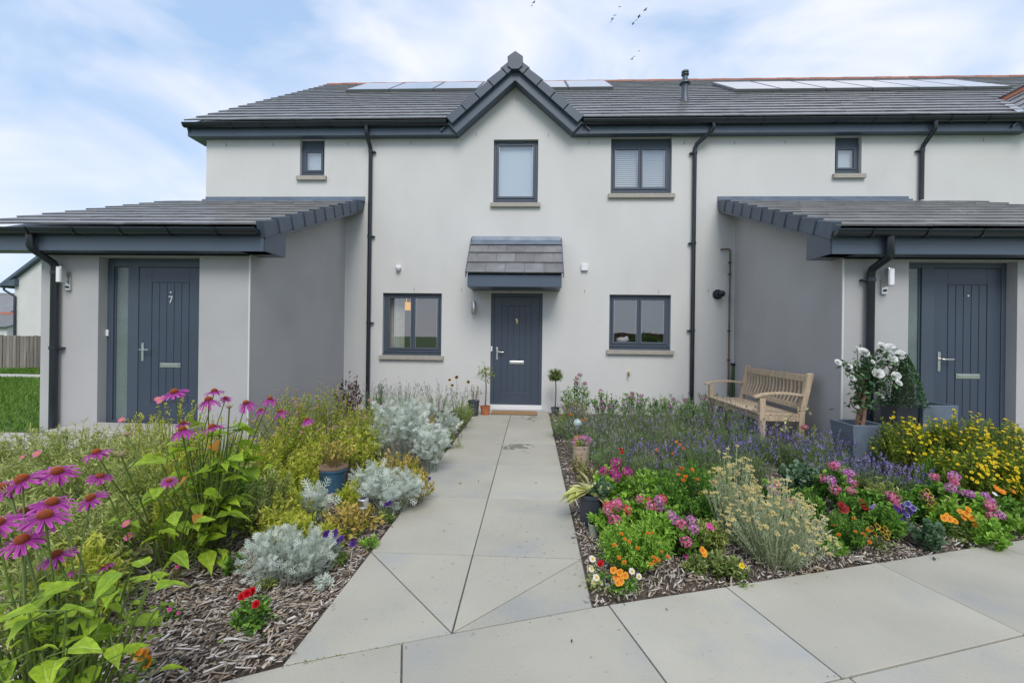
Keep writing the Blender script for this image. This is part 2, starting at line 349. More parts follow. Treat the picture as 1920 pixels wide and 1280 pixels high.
# --- gablets
for gi, gx in enumerate(GX):
    hI = (AI-ZE)/TG; hO = hI+0.155
    poly = [(gx-hO-0.0, AO-hO*TG), (gx-hI, ZE-0.006), (gx, AI), (gx+hI, ZE-0.006), (gx+hO, AO-hO*TG), (gx, AO)]
    MB().prism(poly[::-1], 7.775, YW-0.003, 'y').build('bargeboard', fasc, house, bevel=0.003)
    for s in (-1, 1):   # roof planes of the gablet with their tiles
        up = Vector((-s*1, 0, TG)).normalized(); base = Vector((gx+s*(hO-0.02), 7.80, AO-(hO-0.02)*TG+0.03)); Ln = (hO-0.02)*math.sqrt(1+TG*TG)
        q = base-up*0.2; e = base+up*Ln
        gr = MB(); gr.add([q, (q.x, 9.4, q.z), (e.x, 9.4, e.z), e, (q.x, 7.8, q.z-0.03), (q.x, 9.4, q.z-0.03), (e.x, 9.4, e.z-0.03), (e.x, 7.8, e.z-0.03)],
               [[0, 1, 2, 3], [7, 6, 5, 4], [0, 3, 7, 4]]); gr = gr.build('gable_roof', fasc, house)
        mb = MB(); nn = Vector((s*TG, 0, 1)).normalized(); ac = Vector((0, 1, 0))
        for c in range(5):
            for j in range(5):
                p = base+up*(c*Ln/5)+ac*(0.02+j*TW+TW/2-(0.1 if c % 2 else 0))+nn*0.012
                M = Matrix(((ac.x, up.x, nn.x, p.x), (ac.y, up.y, nn.y, p.y), (ac.z, up.z, nn.z, p.z), (0, 0, 0, 1)))
                link('gable_tile', tile_me, gr, M)
        # dry verge units climbing the front edge
        n5 = 5
        for c in range(n5):
            l = (Ln+0.02)/n5; p = base+up*(c*l)+nn*(0.0)
            M = Matrix(((up.x, 0, nn.x, p.x), (0, 1, 0, 7.70), (up.z, 0, nn.z, p.z), (0, 0, 0, 1)))
            vb = MB(); a0, a1 = 0.035, 0.010
            vb.add([M @ Vector(v) for v in [(0, 0, -0.10), (l+0.03, 0, -0.10), (l+0.03, 0, 0.02+a1), (0, 0, 0.02+a0), (0, 0.16, -0.1), (l+0.03, 0.16, -0.1), (l+0.03, 0.16, 0.02+a1), (0, 0.16, 0.02+a0)]],
                   [[0, 1, 2, 3], [7, 6, 5, 4], [0, 3, 7, 4], [1, 5, 6, 2], [3, 2, 6, 7], [0, 4, 5, 1]])
            vb.build('verge_tile', verge_m, house, bevel=0.006)
    zc = AO+0.0; r6 = [(gx-0.125, zc-0.10), (gx-0.13, zc+0.06), (gx, zc+0.15), (gx+0.13, zc+0.06), (gx+0.125, zc-0.10), (gx+0.06, zc-0.155), (gx-0.06, zc-0.155)]
    MB().prism(r6[::-1], 7.675, 7.87, 'y').build('ridge_end_cap', verge_m, house, bevel=0.006)
    for j in range(4):
        y = 7.87+j*0.42
        MB().prism([(gx-0.13, zc-0.03), (gx-0.06, zc+0.075), (gx+0.06, zc+0.075), (gx+0.13, zc-0.03)][::-1], y, y+0.415, 'y').build('ridge_tile', terra, house)
# pale lead valley beside the right hand gablet
gx = GX[1]
va, vb_ = Vector((gx-(AO-mainz(7.8))/TG, 7.8, mainz(7.8)+0.045)), Vector((gx-0.05, EY+(AO-EZ)*sl.y/sl.z, AO+0.03))
MB().add([va+Vector((-0.16, 0.0, 0)), va+Vector((0.03, 0, 0.01)), vb_+Vector((0.0, 0, 0.0)), vb_+Vector((-0.14, 0.0, 0))], [[0, 1, 2, 3]]).build('lead_valley', leadl, house)
# --- solar panels on the roof slope
def panels(u0, u1, n, vt=165, vb2=176):
    # lower edge of the array at pixel row vb2 -> slope coordinate
    def s_of(u, v):
        d = ray(u, v); o_ = Vector((0, EY, EZ)); t = (o_-Vector((0, 0, EYE))).dot(nrm)/d.dot(nrm); return Vector((0, 0, EYE))+d*t
    a, b = s_of(u0, vb2), s_of(u1, vb2); top = 6.4
    x0, x1 = a.x, b.x; s0 = (a-Vector((a.x, EY, EZ))).dot(sl); s1 = min(s0+1.75, SL-0.2); w_ = (x1-x0)/n
    for i in range(n):
        M = Matrix(((1, 0, 0, x0+i*w_), (0, sl.y, nrm.y, EY+sl.y*s0+nrm.y*0.09), (0, sl.z, nrm.z, EZ+sl.z*s0+nrm.z*0.09), (0, 0, 0, 1)))
        p = MB().box(0.01, w_-0.01, 0, s1-s0, -0.05, 0.0, M=M).build('solar_panel', alu, roof)
        MB().box(0.04, w_-0.04, 0.03, s1-s0-0.03, 0.001, 0.006, M=M).build('solar_panel', panelm, roof)
panels(648, 1158, 6); panels(1378, 1940, 6)
# --- roof flue
def slope_pt(u, v):
    d = ray(u, v); t = (Vector((0, EY, EZ))-Vector((0, 0, EYE))).dot(nrm)/d.dot(nrm); return Vector((0, 0, EYE))+d*t
fb = slope_pt(1284, 192); fh = WZ(1281, 134, fb.y)-fb.z
fl = MB().lathe([(0.10, -0.05), (0.095, 0.04), (0.075, 0.10), (0.066, fh*0.45), (0.066, fh*0.58), (0.11, fh*0.59), (0.105, fh*0.64), (0.07, fh*0.68), (0.06, fh*0.72), (0.05, fh*0.8), (0.05, fh*0.86), (0.075, fh*0.87), (0.075, fh*0.9), (0.05, fh*0.905), (0.05, fh*0.94), (0.072, fh*0.945), (0.07, fh)], fb, 20).build('roof_flue', anth, house, smooth=True)
# --- downpipes
def downpipe(pts, r=0.035, clips=(), side=-1, part=house):
    P_ = []
    for i, p in enumerate(pts): P_.append(Vector(p))
    d = MB().tube(P_, r, 14); j = MB()
    o = d.build('downpipe', blackp, part, smooth=True)
    for z in clips:
        b = P_[-1]; MB().tube([(b.x, b.y, z-0.02), (b.x, b.y, z+0.02)], r*1.18, 14).build('pipe_collar', blackp, o, smooth=True)
        MB().box(b.x, b.x+side*0.085, b.y-0.008, b.y+r+0.03, z-0.009, z+0.009).build('pipe_clip', blackp, o)
    return o
def main_pipe(u0, v0, u1, v1, clips, side, bot=0.0, flip=0):
    a = W(u0, v0, GY); b = W(u1, v1, 7.95)
    downpipe([(a.x, GY, 4.95), (a.x, GY, a.z-0.03), (a.x+(b.x-a.x)*0.1, GY+0.02, a.z-0.07), (b.x-(b.x-a.x)*0.1, 7.93, b.z+0.06), (b.x, 7.95, b.z), (b.x, 7.95, bot)], clips=clips, side=side)
main_pipe(687, 244, 695, 283, (4.55, 3.05, 1.52), 1)
main_pipe(1338, 236, 1303, 278, (4.5, 2.95, 1.45), -1)
main_pipe(1754, 236, 1729, 280, (4.52,), -1, bot=3.7)
# --- windows
def window(r, lights, kind, sill=True, rec=0.07, subsill=0.05, vent=True):
    x0, x1, z0, z1 = r; y = YW+rec; fw = 0.05
    head = 0.0
    if kind in ('blind_small', 'blind_wide'):      # dark infill panel between window head and soffit
        head = 0.12 if kind == 'blind_small' else 0.10
    z1f = z1-head
    fr = MB(); fr.box(x0, x0+fw, y, y+0.07, z0+subsill, z1f).box(x1-fw, x1, y, y+0.07, z0+subsill, z1f).box(x0+fw, x1-fw, y, y+0.07, z1f-fw, z1f).box(x0+fw, x1-fw, y, y+0.07, z0+subsill, z0+subsill+fw)
    w = fr.build('window', anth, house, bevel=0.004)
    if head: MB().box(x0, x1, y+0.01, y+0.06, z1f+0.001, z1).build('head_panel', anth, w)
    MB().prism([(YW-0.01, z0+0.005), (YW-0.01, z0+0.02), (y+0.03, z0+subsill-0.001), (y+0.03, z0+0.005)], x0+0.002, x1-0.002, 'x').build('drip_sill', anth, w)
    n = lights; cell = (x1-x0-2*fw)/n; g0 = z0+subsill+fw; g1 = z1f-fw
    for i in range(n):
        a = x0+fw+i*cell+0.002; b = a+cell-0.004; sw = 0.038; ys = y+(-0.012)
        MB().box(a, a+sw, ys, ys+0.05, g0, g1).box(b-sw, b, ys, ys+0.05, g0, g1).box(a+sw, b-sw, ys, ys+0.05, g1-sw, g1).box(a+sw, b-sw, ys, ys+0.05, g0, g0+sw).build('sash', anth, w, bevel=0.004)
        MB().add([(a+sw, ys+0.02, g0+sw), (b-sw, ys+0.02, g0+sw), (b-sw, ys+0.02, g1-sw), (a+sw, ys+0.02, g1-sw)], [[0, 1, 2, 3]]).build('glass_pane', glass, w)
        ww = 0.010; yb = ys+0.026
        MB().box(a+sw, a+sw+ww, yb, yb+0.006, g0+sw, g1-sw).box(b-sw-ww, b-sw, yb, yb+0.006, g0+sw, g1-sw).build('spacer_bar', steel, w)
    if vent: cx = (x0+x1)/2 if n == 2 else (x0+x1)/2; MB().box(cx-0.18*(x1-x0), cx+0.18*(x1-x0), y-0.025, y-0.001, z1f-0.038, z1f-0.016).build('trickle_vent', fasc, w, bevel=0.003)
    if sill:
        MB().box(x0-0.045, x1+0.05, YW-0.055, YW+0.06, z0-0.075, z0+0.002).build('stone_sill', stone, house, bevel=0.006)
    # room behind the glass
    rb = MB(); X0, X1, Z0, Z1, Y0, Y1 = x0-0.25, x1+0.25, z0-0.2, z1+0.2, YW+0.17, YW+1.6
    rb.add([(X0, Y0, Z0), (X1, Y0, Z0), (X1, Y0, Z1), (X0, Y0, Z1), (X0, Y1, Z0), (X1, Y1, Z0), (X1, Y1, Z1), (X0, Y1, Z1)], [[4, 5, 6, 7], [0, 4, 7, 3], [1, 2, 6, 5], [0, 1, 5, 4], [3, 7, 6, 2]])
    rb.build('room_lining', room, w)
    if kind.startswith('blind'):
        yb = y+0.06; b = MB(); nsl = max(8, int((z1f-z0)/0.035)); hh = (z1f-z0)/nsl
        if kind == 'blind_plain': b.box(x0+0.03, x1-0.03, yb, yb+0.004, z0, z1f)
        elif kind == 'blind_small': b.box(x0+0.03, x1-0.03, yb, yb+0.004, z0, z1f)
        else:
            for k in range(nsl):
                b.add([(x0+0.03, yb+0.012, z0+k*hh+hh*0.98), (x1-0.03, yb+0.012, z0+k*hh+hh*0.98), (x1-0.03, yb-0.006, z0+k*hh), (x0+0.03, yb-0.006, z0+k*hh)], [[0, 3, 2, 1]])
        b.build('window_blind', blind, w)
    return w
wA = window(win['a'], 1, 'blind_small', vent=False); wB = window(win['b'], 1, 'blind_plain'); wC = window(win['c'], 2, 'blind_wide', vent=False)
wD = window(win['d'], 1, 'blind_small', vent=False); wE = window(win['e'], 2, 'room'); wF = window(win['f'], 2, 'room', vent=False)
# curtain, lamp shade and sill things in the ground floor windows
x0, x1, z0, z1 = win['e']
cpts = [(x0+0.06+0.28*i/24, YW+0.24+0.03*math.sin(i*1.5)) for i in range(25)]
mb = MB()
for a, b in zip(cpts[:-1], cpts[1:]): mb.add([(a[0], a[1], z0), (b[0], b[1], z0), (b[0]-0.0, b[1], z1), (a[0], a[1], z1)], [[0, 1, 2, 3]])
mb.build('curtain', curt, wE, smooth=True)
shade_m = mat('orange_lampshade', (0.75, 0.30, 0.04), 0.6); shade_m.node_tree.nodes['Principled BSDF'].inputs['Emission Color'].default_value = (1, 0.45, 0.06, 1)
shade_m.node_tree.nodes['Principled BSDF'].inputs['Emission Strength'].default_value = 0.6
lx = WX(762, 580, 8.9)
lamp = tag(MB().lathe([(0.13, 0), (0.10, 0.15)], (lx, 8.9, WZ(762, 581, 8.9)),  18).lathe([(0.006, 0.15), (0.006, 0.5)], (lx, 8.9, WZ(762, 581, 8.9)),  6).build('table_lamp', shade_m, smooth=True), 'lit orange lampshade seen through the ground floor window left of the door', 'lamp')
box('window_shelf', room, wE, x0-0.2, x1+0.2, YW+0.18, YW+1.3, z0-0.02, z0+0.02)
box('window_shelf', room, wF, win['f'][0]-0.2, win['f'][1]+0.2, YW+0.18, YW+1.3, win['f'][2]-0.02, win['f'][2]+0.02)
paleb = mat('pale_blue_ceramic', (0.5, 0.6, 0.68), 0.3); whitec = mat('white_ceramic', (0.8, 0.8, 0.8), 0.25)
vx = WX(748, 640, 8.3)
tag(MB().lathe([(0.05, 0), (0.07, 0.04), (0.06, 0.16), (0.075, 0.28), (0.09, 0.33)], (vx, 8.32, win['e'][2]+0.02), 16).build('vase', paleb, smooth=True), 'pale blue vase standing on the window shelf beside the cream curtain', 'vase')
for i, (u, rr, lab) in enumerate([(722, 0.035, 'small white ornament at the left end of the window shelf'), (800, 0.045, 'round white ornament low in the right pane left of the door')]):
    tag(MB().lathe([(rr*0.6, 0), (rr, rr*0.6), (rr*0.9, rr*1.2), (rr*0.3, rr*1.7)], (WX(u, 650, 8.26), 8.26, win['e'][2]+0.02), 14).build('ornament', whitec, smooth=True), lab, 'ornament')
# white swan shaped planter, pot plants in the right hand window
sx = WX(1166, 640, 8.28); zz = win['f'][2]+0.02
tag(MB().lathe([(0.03, 0), (0.07, 0.03), (0.075, 0.07), (0.03, 0.10)], (sx, 8.28, zz+0.10), 14, sx=1.5).tube([(sx+0.02, 8.28, zz+0.15), (sx+0.09, 8.28, zz+0.2), (sx+0.12, 8.28, zz+0.14)], [0.035, 0.03, 0.012], 8).lathe([(0.04, 0), (0.03, 0.1)], (sx, 8.28, zz), 10).build('ornament', whitec, smooth=True), 'white bird shaped ornament in the left pane of the right window', 'ornament')
# --- doors
door_m = mat('slate_blue_door', (0.047, 0.063, 0.092), 0.36, var=0.05, vscale=3)
def door_leaf(x0, x1, z0, z1, y, parent_name='door', boards=5, num=None, knock=None, panel=(0.14, 0.17, 0.25)):
    d = MB().box(x0, x1, y, y+0.045, z0, z1).build(parent_name, door_m, house, bevel=0.004)
    w = x1-x0; h = z1-z0; pl, pt, pb = panel[0]*w/0.8, panel[1], panel[2]
    # raised stiles and rails round the boarded panel
    y1 = y-0.001
    MB().box(x0, x0+pl, y-0.008, y1, z0, z1).box(x1-pl, x1, y-0.008, y1, z0, z1).box(x0+pl, x1-pl, y-0.008, y1, z1-pt, z1).box(x0+pl, x1-pl, y-0.008, y1, z0, z0+pb).build('door_rail', door_m, d, bevel=0.003)
    bw = (w-2*pl-0.012)/boards
    for i in range(boards): MB().box(x0+pl+0.006+i*bw+0.003, x0+pl+0.006+(i+1)*bw-0.003, y-0.007, y1, z0+pb+0.006, z1-pt-0.006).build('door_board', door_m, d, bevel=0.003)
    hz = z0+h*0.475; hx = x0+0.055
    MB().box(hx-0.016, hx+0.016, y-0.016, y-0.009, hz-0.12, hz+0.1).build('handle_plate', steel, d, bevel=0.004)
    MB().tube([(hx, y-0.016, hz+0.02), (hx, y-0.06, hz+0.02), (hx+0.02, y-0.065, hz+0.02), (hx+0.12, y-0.06, hz+0.02)], 0.010, 10).build('handle', steel, d, smooth=True)
    cx = (x0+x1)/2+0.01; lz = z0+h*0.39
    MB().box(cx-0.13, cx+0.13, y-0.016, y-0.009, lz-0.028, lz+0.028).build('letterbox', steel, d, bevel=0.004)
    MB().box(cx-0.11, cx+0.11, y-0.022, y-0.017, lz-0.013, lz+0.016).build('letterbox_flap', steel, d, bevel=0.004)
    if num:
        s = 0.085; nx, nz_ = (x0+x1)/2+0.005, z0+h*0.80
        MB().prism([(nx-s*.3, nz_+s*.5), (nx-s*.3, nz_+s*.34), (nx+s*.12, nz_+s*.34), (nx-s*.18, nz_-s*.5), (nx, nz_-s*.5), (nx+s*.3, nz_+s*.36), (nx+s*.3, nz_+s*.5)][::-1], y-0.014, y-0.008, 'y').build('house_number', steel, d)
    if knock:
        nx, nz_ = (x0+x1)/2+0.0, z0+h*0.775; s = 0.085
        MB().prism([(nx-0.3*s, nz_+.2*s), (nx, nz_+.62*s), (nx+.35*s, nz_), (nx, nz_-.62*s), (nx-0.15*s, nz_-.2*s), (nx+.05*s, nz_)][::-1], y-0.02, y-0.008, 'y').build('door_knocker', brass, d)
    else:
        MB().tube([((x0+x1)/2+0.005, y-0.014, z0+h*0.845), ((x0+x1)/2+0.005, y-0.006, z0+h*0.845)], 0.011, 10).build('spy_hole', steel, d)
    return d
x0, x1, z0, z1 = door_r; yd = YW+0.05
MB().box(x0, x0+0.055, yd, yd+0.09, z0, z1).box(x1-0.055, x1, yd, yd+0.09, z0, z1).box(x0+0.055, x1-0.055, yd, yd+0.09, z1-0.06, z1).build('door_frame', anth, house, bevel=0.004)
door_leaf(x0+0.058, x1-0.058, z0+0.03, z1-0.063, yd+0.012, knock=True, panel=(0.13, 0.15, 0.22))
box('threshold', whitep, house, x0-0.005, x1+0.005, YW-0.04, yd+0.08, z0-0.05, z0+0.022, bevel=0.004)
box('door_step', grey_r, house, x0-0.05, x1+0.05, YW-0.06, YW+0.1, -0.05, z0-0.052, bevel=0.004)
MB().box(x0+0.0, x0+0.03, yd-0.022, yd-0.001, z0+0.96, z0+1.05).build('doorbell', whitep, house, bevel=0.006)
# --- canopy over the front door
ct, cb = W(885, 445, YW), W(874, 512, 7.34)
cw0, cw1 = W(885, 443, YW).x, W(1052, 443, YW).x
cu = Vector((0, YW-7.34, ct.z-cb.z)); CL = cu.length; cu.normalize(); cn = Vector((0, -cu.z, cu.y))
can = MB().prism([(7.36, cb.z-0.03), (7.36, WZ(877, 537, 7.36)), (YW-0.002, WZ(877, 537, 7.36)), (YW-0.002, ct.z-0.03)], cw0+0.02, cw1-0.02, 'x').build('door_canopy', fasc, house, bevel=0.004)
lay('canopy_tile', can, cw0, cw1, Vector((0, 7.33, cb.z)), cu, CL*0.83, CL*0.83/3, 99, None, w=(cw1-cw0)/5, seed=5) if False else None
cme = arrmesh('canopy_tile', *tile_template(0.315, 0.30, 0.02), tile_m); g_ = CL*0.80/3
for c in range(3):
    xs = [cw0]+[cw0+0.315*(i+(0.5 if c % 2 else 1)) for i in range(6) if cw0+0.315*(i+(0.5 if c % 2 else 1)) < cw1-0.05]+[cw1]
    for a, b in zip(xs[:-1], xs[1:]):
        p = Vector(((a+b)/2, 7.32, cb.z-0.0))+cu*(c*g_)
        link('canopy_tile', cme, can, Matrix((((b-a)/0.315, 0, 0, p.x), (0, cu.y, cn.y, p.y), (0, cu.z, cn.z, p.z), (0, 0, 0, 1))))
pt = Vector((0, 7.32, cb.z))+cu*(3*g_-0.05)+cn*0.03
MB().add([(cw0-0.005, pt.y, pt.z), (cw1+0.005, pt.y, pt.z), (cw1+0.0, YW-0.02, ct.z-0.05), (cw0-0.0, YW-0.02, ct.z-0.05), (cw0, YW-0.004, ct.z+0.02), (cw1, YW-0.004, ct.z+0.02)], [[0, 1, 2, 3], [3, 2, 5, 4]]).build('lead_flashing', lead, can)
for x in (cw0-0.012, cw1-0.004):
    MB().prism([(7.31, cb.z-0.07), (7.31, cb.z+0.03), (YW-0.03, ct.z-0.01), (YW-0.03, ct.z-0.13)], x, x+0.016, 'x').build('verge_board', fasc, can)
# --- porches
PY = 5.25; PZ = 2.22
def porch(xa, xb, va_, vb__, side, dr, glassr, side_edge):
    """xa..xb walls; roof from va_ to vb__; side = +1 when the open flank faces +x"""
    hl = [(dr[0], dr[1], 0.12, PZ-0.02)]
    mb = MB(); rectholes(xa, xb, -0.1, PZ, hl, PY, 0.15, mb)
    e = Vector((0, 4.955, 2.512)); t = Vector((0, YW-0.03, WZ(683 if side > 0 else 1342, 378, YW))); mz = lambda y: e.z+(y-e.y)*(t.z-e.z)/(t.y-e.y)
    zt = mz(YW)-0.16
    for x, s in ((xa, -1), (xb, 1)):
        f = [0, 1, 2, 3] if s > 0 else [3, 2, 1, 0]
        mb.add([(x, PY, -0.1), (x, YW-0.001, -0.1), (x, YW-0.001, zt), (x, PY, mz(PY)-0.16)], [f])
    p = mb.build('porch', grey_r, house)
    xe = xb if side > 0 else xa
    MB().box(xe-0.008, xe+0.008, PY-0.008, PY+0.008, 0, PZ).build('corner_bead', bead, p)
    MB().box(xe+side*0.0, xe+side*0.03, YW-0.014, YW-0.001, 0, zt-0.1).build('corner_bead', bead, p)
    # roof
    e = Vector((0, 4.955, 2.512)); t = Vector((0, YW-0.03, WZ(683 if side > 0 else 1342, 378, YW)))
    u_ = (t-e); LL = u_.length; u_.normalize(); n_ = Vector((0, -u_.z, u_.y))
    ro = MB().prism([(5.0, 2.44), (YW-0.002, t.z-0.06), (YW-0.002, t.z-0.1), (5.0, 2.38)], va_+0.03, vb__-0.03, 'x').build('porch_roof', fasc, house)
    lay('porch_tile', ro, va_, vb__, e, u_, LL, LL/10, 400, None, seed=9+side)
    fy = 5.03
    MB().box(va_+0.01, vb__-0.01, fy-0.02, fy, 2.23, 2.45).build('fascia', fasc, ro, bevel=0.002)
    MB().box(va_+0.02, vb__-0.02, fy+0.001, PY-0.002, 2.235, 2.25).build('soffit', fasc, ro)
    xo = vb__ if side > 0 else va_
    # verge: board, units and boxed end
    mz = lambda y: e.z+(y-e.y)*u_.z/u_.y
    x_a, x_b = (xo-0.03, xo-0.005) if side > 0 else (xo+0.005, xo+0.03)
    MB().prism([(5.02, mz(5.02)-0.15), (5.3, mz(5.3)-0.19), (YW-0.004, mz(YW)-0.19), (YW-0.004, mz(YW)-0.0), (5.02, mz(5.02)-0.01)], x_a, x_b, 'x').build('bargeboard', fasc, ro)
    bx = (xe+0.004, xo-0.032) if side > 0 else (xo+0.032, xe-0.004)
    MB().prism([(5.031, 2.235), (5.46, 2.235), (5.46, mz(5.46)-0.1), (5.031, mz(5.03)-0.1)], bx[0], bx[1]+0.029 if side > 0 else bx[1], 'x').build('boxed_verge_end', fasc, ro) if side > 0 else MB().prism([(5.031, 2.235), (5.46, 2.235), (5.46, mz(5.46)-0.1), (5.031, mz(5.03)-0.1)], bx[0]-0.029, bx[1], 'x').build('boxed_verge_end', fasc, ro)
    MB().prism([(5.47, mz(5.47)-0.19), (YW-0.004, mz(YW)-0.19), (YW-0.004, mz(YW)-0.17), (5.47, mz(5.47)-0.17)], min(bx), max(bx), 'x').build('verge_soffit', fasc, ro)
    nv = 10
    for c in range(nv):
        l = LL/nv; p0 = e+u_*(c*l)
        M = Matrix(((1, 0, 0, xo), (0, u_.y, n_.y, p0.y), (0, u_.z, n_.z, p0.z), (0, 0, 0, 1)))
        xo0, xo1 = (-0.07, 0.018) if side > 0 else (-0.018, 0.07)
        q_ = 0.007*side; V = [(xo0+q_, 0, -0.14), (xo1+q_, 0, -0.14), (xo1+q_, 0, 0.05), (xo0+q_, 0, 0.05), (xo0-q_, l+0.02, -0.13), (xo1-q_, l+0.02, -0.13), (xo1-q_, l+0.02, 0.016), (xo0-q_, l+0.02, 0.016)]
        MB().add([M @ Vector(v) for v in V], [[0, 1, 2, 3], [7, 6, 5, 4], [0, 3, 7, 4], [1, 5, 6, 2], [3, 2, 6, 7], [0, 4, 5, 1]]).build('verge_tile', verge_m, ro, bevel=0.005)
    gutter(va_-0.01, vb__-0.03 if side > 0 else vb__, 4.94, 2.465, 0.062, np.arange(va_+0.35, vb__-0.2, 0.55), ro)
    return p, ro, t.z
lx0, lx1 = XL, -3.345
rx0, rx1 = 3.475, 7.1
# left porch: glazed sidelight + door 7
ldx0, ldx1 = WX(184, 600, PY), WX(373, 600, PY)
rdx0, rdx1 = WX(1703, 600, PY), WX(1907, 600, PY)
pL, roL, tz = porch(lx0, lx1, -6.62, -3.03, 1, (ldx0, ldx1), None, None)
pR, roR, tzr = porch(rx0, rx1, 3.19, 7.35, -1, (rdx0, rdx1), None, None)
MB().prism([(YW-0.10, tz-0.02), (YW-0.10, tz+0.015), (YW-0.012, tz+0.03), (YW-0.012, tz+0.085), (YW-0.001, tz+0.085), (YW-0.001, tz-0.02)], XL+0.001, -3.0, 'x').build('lead_flashing', lead, roL)
MB().prism([(YW-0.10, tz-0.02), (YW-0.10, tz+0.015), (YW-0.012, tz+0.03), (YW-0.012, tz+0.085), (YW-0.001, tz+0.085), (YW-0.001, tz-0.02)], 3.17, WX(1703, 370, YW), 'x').build('lead_flashing', lead, roR)
def entrance(x0, x1, xg0, xg1, xd0, num, y, ztop):
    """frame with sidelight xg0..xg1 and door xd0..x1"""
    zb = 0.12
    MB().box(x0, xg0, y, y+0.08, zb, ztop).box(xg1, xd0, y, y+0.08, zb, ztop).box(x1-0.05, x1, y, y+0.08, zb, ztop).box(xg0, xg1, y, y+0.08, ztop-0.07, ztop).box(xd0, x1-0.05, y, y+0.08, ztop-0.07, ztop).box(xg0, xg1, y, y+0.08, zb, zb+0.1).build('door_frame', anth, house, bevel=0.004)
    MB().box(x0, x1, y+0.012, y+0.07, ztop+0.001, PZ-0.021).box(x0, x1, y-0.005, y+0.012, ztop+0.03, ztop+0.05).build('head_panel', anth, house)
    sl_ = MB().box(xg0, xg1, y+0.03, y+0.036, zb+0.1, ztop-0.07).build('sidelight', frost, house)
    MB().box(xg0+0.0, xg0+0.02, y+0.02, y+0.028, zb+0.1, ztop-0.07).box(xg1-0.02, xg1, y+0.02, y+0.028, zb+0.1, ztop-0.07).build('glazing_bead', anth, sl_)
    door_leaf(xd0+0.003, x1-0.053, zb+0.02, ztop-0.073, y+0.015, num=num, boards=5, panel=(0.16, 0.18, 0.3))
    box('threshold', steel, house, xd0, x1-0.05, y-0.05, y+0.1, zb-0.02, zb+0.018)
    box('door_step', stone, house, x0, x1, PY-0.05, y+0.12, -0.05, zb-0.021)
ye = PY+0.115
zt_ = WZ(290, 490, ye)
entrance(ldx0+0.001, ldx1-0.001, WX(212, 600, ye), WX(240, 600, ye), WX(259, 600, ye), True, ye, zt_)
entrance(rdx0+0.001, rdx1-0.001, rdx0+0.012, WX(1728, 600, ye), WX(1752, 600, ye), False, ye, WZ(1800, 491, ye))
MB().box(ldx0-0.035, ldx0-0.003, PY-0.02, PY-0.001, 1.12, 1.21)
MB().box(ldx0+0.002, ldx0+0.032, ye-0.022, ye-0.001, WZ(199, 630, ye), WZ(199, 618, ye)).build('doorbell', whitep, house, bevel=0.006)
# porch downpipes
def porch_pipe(u0, u1, v0, v1, clips, side, bot=0.0):
    a = W(u0, v0, 4.955); b = W(u1, v1, 5.19)
    downpipe([(a.x, 4.955, 2.42), (a.x, 4.955, a.z), (a.x+(b.x-a.x)*0.08, 4.975, a.z-0.04), (b.x-(b.x-a.x)*0.1, 5.17, b.z+0.045), (b.x, 5.19, b.z), (b.x, 5.19, bot)], r=0.041, clips=clips, side=side)
porch_pipe(57, 103, 460, 500, (2.0, 1.1), 1)
porch_pipe(1669, 1633, 475, 512, (1.98,), -1)
# --- wall mounted things
def wall_light(x, y, z, label, group='steel wall lights', s=1.0):
    t = thing('wall_light', label, 'wall light', (x, y, z), group)
    MB().box(x-0.035*s, x+0.03*s, y-0.03, y-0.001, z-0.13*s, z+0.03*s).build('mounting_plate', steel, t, bevel=0.004)
    MB().tube([(x-0.005, y-0.03, z+0.0), (x-0.005, y-0.09, z+0.0)], 0.012, 8).build('bracket', steel, t)
    MB().box(x-0.04*s, x+0.028*s, y-0.13, y-0.06, z-0.05*s, z+0.15*s).build('lamp_housing', steel, t, bevel=0.01)
    MB().box(x-0.03*s, x+0.018*s, y-0.137, y-0.1305, z-0.04*s, z+0.13*s).build('diffuser', whitep, t, bevel=0.006)
    MB().tube([(x-0.002, y-0.045, z-0.09*s), (x-0.002, y-0.031, z-0.09*s)], 0.014, 10).build('sensor', blackp, t)
    return t
p = W(131, 523, PY); wall_light(p.x, PY, p.z-0.01, 'brushed steel wall light beside the downpipe of the left porch')
p = W(1656, 530, PY); wall_light(p.x, PY, p.z, 'brushed steel wall light between downpipe and glass of the right porch')
p = W(889, 577, YW); t = thing('wall_light', 'slim steel tube light on the white wall left of the middle door', 'wall light', (p.x, YW, p.z), 'steel wall lights')
MB().lathe([(0.036, -0.11), (0.04, -0.10), (0.04, 0.10), (0.036, 0.11)], (p.x, YW-0.08, p.z), 16).build('lamp_housing', steel, t, smooth=True)
MB().box(p.x-0.03, p.x+0.03, YW-0.05, YW-0.001, p.z-0.05, p.z+0.05).build('mounting_plate', steel, t, bevel=0.004)
p = W(748, 502, YW)
tag(MB().box(p.x-0.045, p.x+0.045, YW-0.03, YW-0.001, p.z-0.02, p.z+0.045).lathe([(0.045, 0), (0.043, -0.03), (0.028, -0.055), (0.01, -0.062)], (p.x, YW-0.05, p.z+0.0), 16).build('motion_sensor', whitep, smooth=True), 'round white motion sensor on the wall above the left ground floor window', 'sensor')
p = W(1096, 502, YW)
tag(MB().box(p.x-0.06, p.x+0.055, YW-0.05, YW-0.001, p.z-0.055, p.z+0.06).build('alarm_box', whitep, bevel=0.006), 'small square white box on the wall right of the door canopy', 'alarm box')
p = W(1345, 552, YW); t = thing('boiler_flue', 'short dark round boiler flue sticking out of the wall near the right porch', 'flue', (p.x, YW, p.z))
Mx = Matrix.Rotation(PI/2, 4, 'X')
MB().lathe([(0.085, 0.001), (0.085, 0.02), (0.06, 0.025), (0.055, 0.10)], (p.x, YW, p.z), 20, M=Mx).build('collar', blackp, t, smooth=True)
